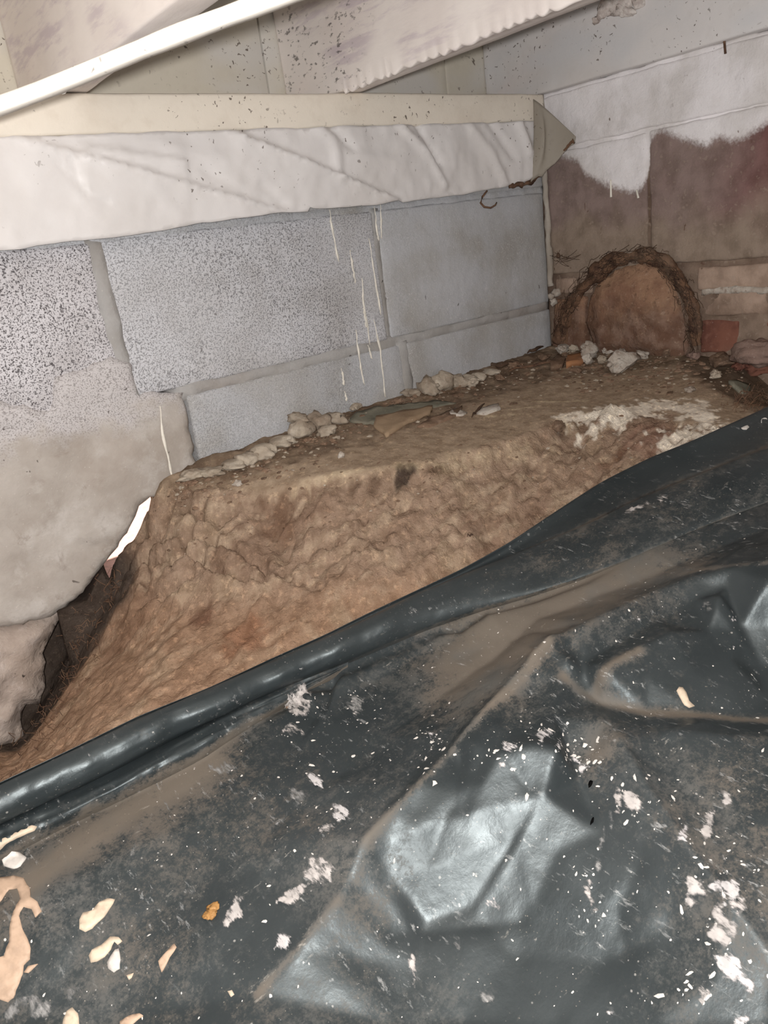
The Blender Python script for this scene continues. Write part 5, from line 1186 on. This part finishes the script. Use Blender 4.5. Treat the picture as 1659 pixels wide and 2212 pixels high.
stick('splinter', [(1140, 768), (1155, 762), (1172, 754)], .0035, 'twig', 'short dark splinter near the corner of the block wall', 'splinter', .006)
stick('twig', [(1100, 805), (1130, 798), (1170, 790), (1200, 785)], .0025, 'root', 'thin brown root lying among the rubble near the corner', 'twig', .004)
stick('twig', [(1010, 1160), (1020, 1158)], .0012, 'twig', 'tiny dark twig on the cut face above the plastic roll', 'twig', .002)
# crumbs of earth and mortar, far too many to count
V0, F0 = ico(1)
def crumbs(n_, mat, label, seed, big):
    AV, AF, o = [], [], 0; R = random.Random(seed)
    for i in range(n_):
        if i < n_ * .66: px = R.uniform(380, 1500); py = np.interp(px, [380, 600, 880, 1190, 1500], [1040, 965, 850, 768, 765]) + abs(R.gauss(0, 30))
        elif i < n_ * .88: px = R.uniform(1200, 1610); py = R.uniform(758, 850)
        else: px = R.uniform(330, 1400); py = np.interp(px, [250, 600, 1000, 1400], [1120, 1060, 990, 900]) + R.uniform(-40, 110)
        k = soil.hit(px, py)
        if k is None or k[1] > .985 or k[0] > 1.185: continue
        r = R.choice((.0012, .0016, .0022, .003, .0042 if big else .002)) * R.uniform(.7, 1.3) * (1 if i < n_ * .88 else .6)
        v = V0 * (1 + .35 * np.random.default_rng(i + seed).normal(0, .6, (len(V0), 1))) * r * np.array([R.uniform(.8, 1.8), R.uniform(.8, 1.6), .65]); AV.append(v + k); AF += [tuple(x + o for x in f) for f in F0]; o += len(v)
    prop(mk('soil_crumbs', np.vstack(AV), AF, M[mat], smooth_=False), label, 'crumbs', kind='stuff')
crumbs(1100, 'stone_brown', 'loose brown crumbs of earth scattered over the bench', 1, True)
crumbs(420, 'mortar_lump', 'pale crumbs of mortar scattered along the foot of the block wall', 2, False)
# fine dry roots in the hollow under the footing and at the end of the hump
for n_, spots, jit, lab in ((170, [(235, 1290), (190, 1370), (150, 1450), (110, 1530), (60, 1590)], (18, 34), 'fine dry rootlets tangled in the hollow under the footing'), (80, [(1610, 868)], (22, 14), 'fine dry rootlets at the far end of the hump beside the slate')):
    AV, AF, o = [], [], 0
    for i in range(n_):
        k = soil.hit(*(np.array(spots[i % len(spots)]) + [random.gauss(0, jit[0]), random.gauss(0, jit[1])]))
        if k is None or k[0] > 1.18 or k[1] > 1.02: continue
        g = np.random.default_rng(i + 4000); q_ = [k]
        for j in range(5): q_.append(q_[-1] + g.normal(0, 1, 3) * [.004, .004, .004] + [0, -.001, .0012])
        v, f = tube(q_, .0004, 4); AV.append(v); AF += [tuple(x + o for x in ff) for ff in f]; o += len(v)
    prop(mk('dry_rootlets', np.vstack(AV), AF, M['root'], smooth_=False), lab, 'roots', kind='stuff')
# cobweb rags in the corner
AV, AF, o = [], [], 0
for i in range(16):
    g = np.random.default_rng(i + 90); a = on_x(1205 + g.normal(0, 8), 556 + g.normal(0, 5), 1.187); b = on_x(1200 + g.uniform(-15, 70), 560 + g.uniform(-22, 16), 1.192)
    m_ = (a + b) / 2 + [0, 0, -.006]; q_ = [a * (1 - t) ** 2 + m_ * 2 * t * (1 - t) + b * t * t for t in np.linspace(0, 1, 8)]
    v, f = tube(q_, .0004, 4); AV.append(v); AF += [tuple(x + o for x in ff) for ff in f]; o += len(v)
V, F = rock((.004, .004, .006), 0, 0, 3, 2, .3); AV.append(V + on_x(1206, 552, 1.186)); AF += [tuple(x + o for x in f) for f in F]
prop(mk('cobweb', np.vstack(AV), AF, M['twig']), 'dirty cobweb rag in the corner above the white mortar', 'cobweb', kind='stuff')
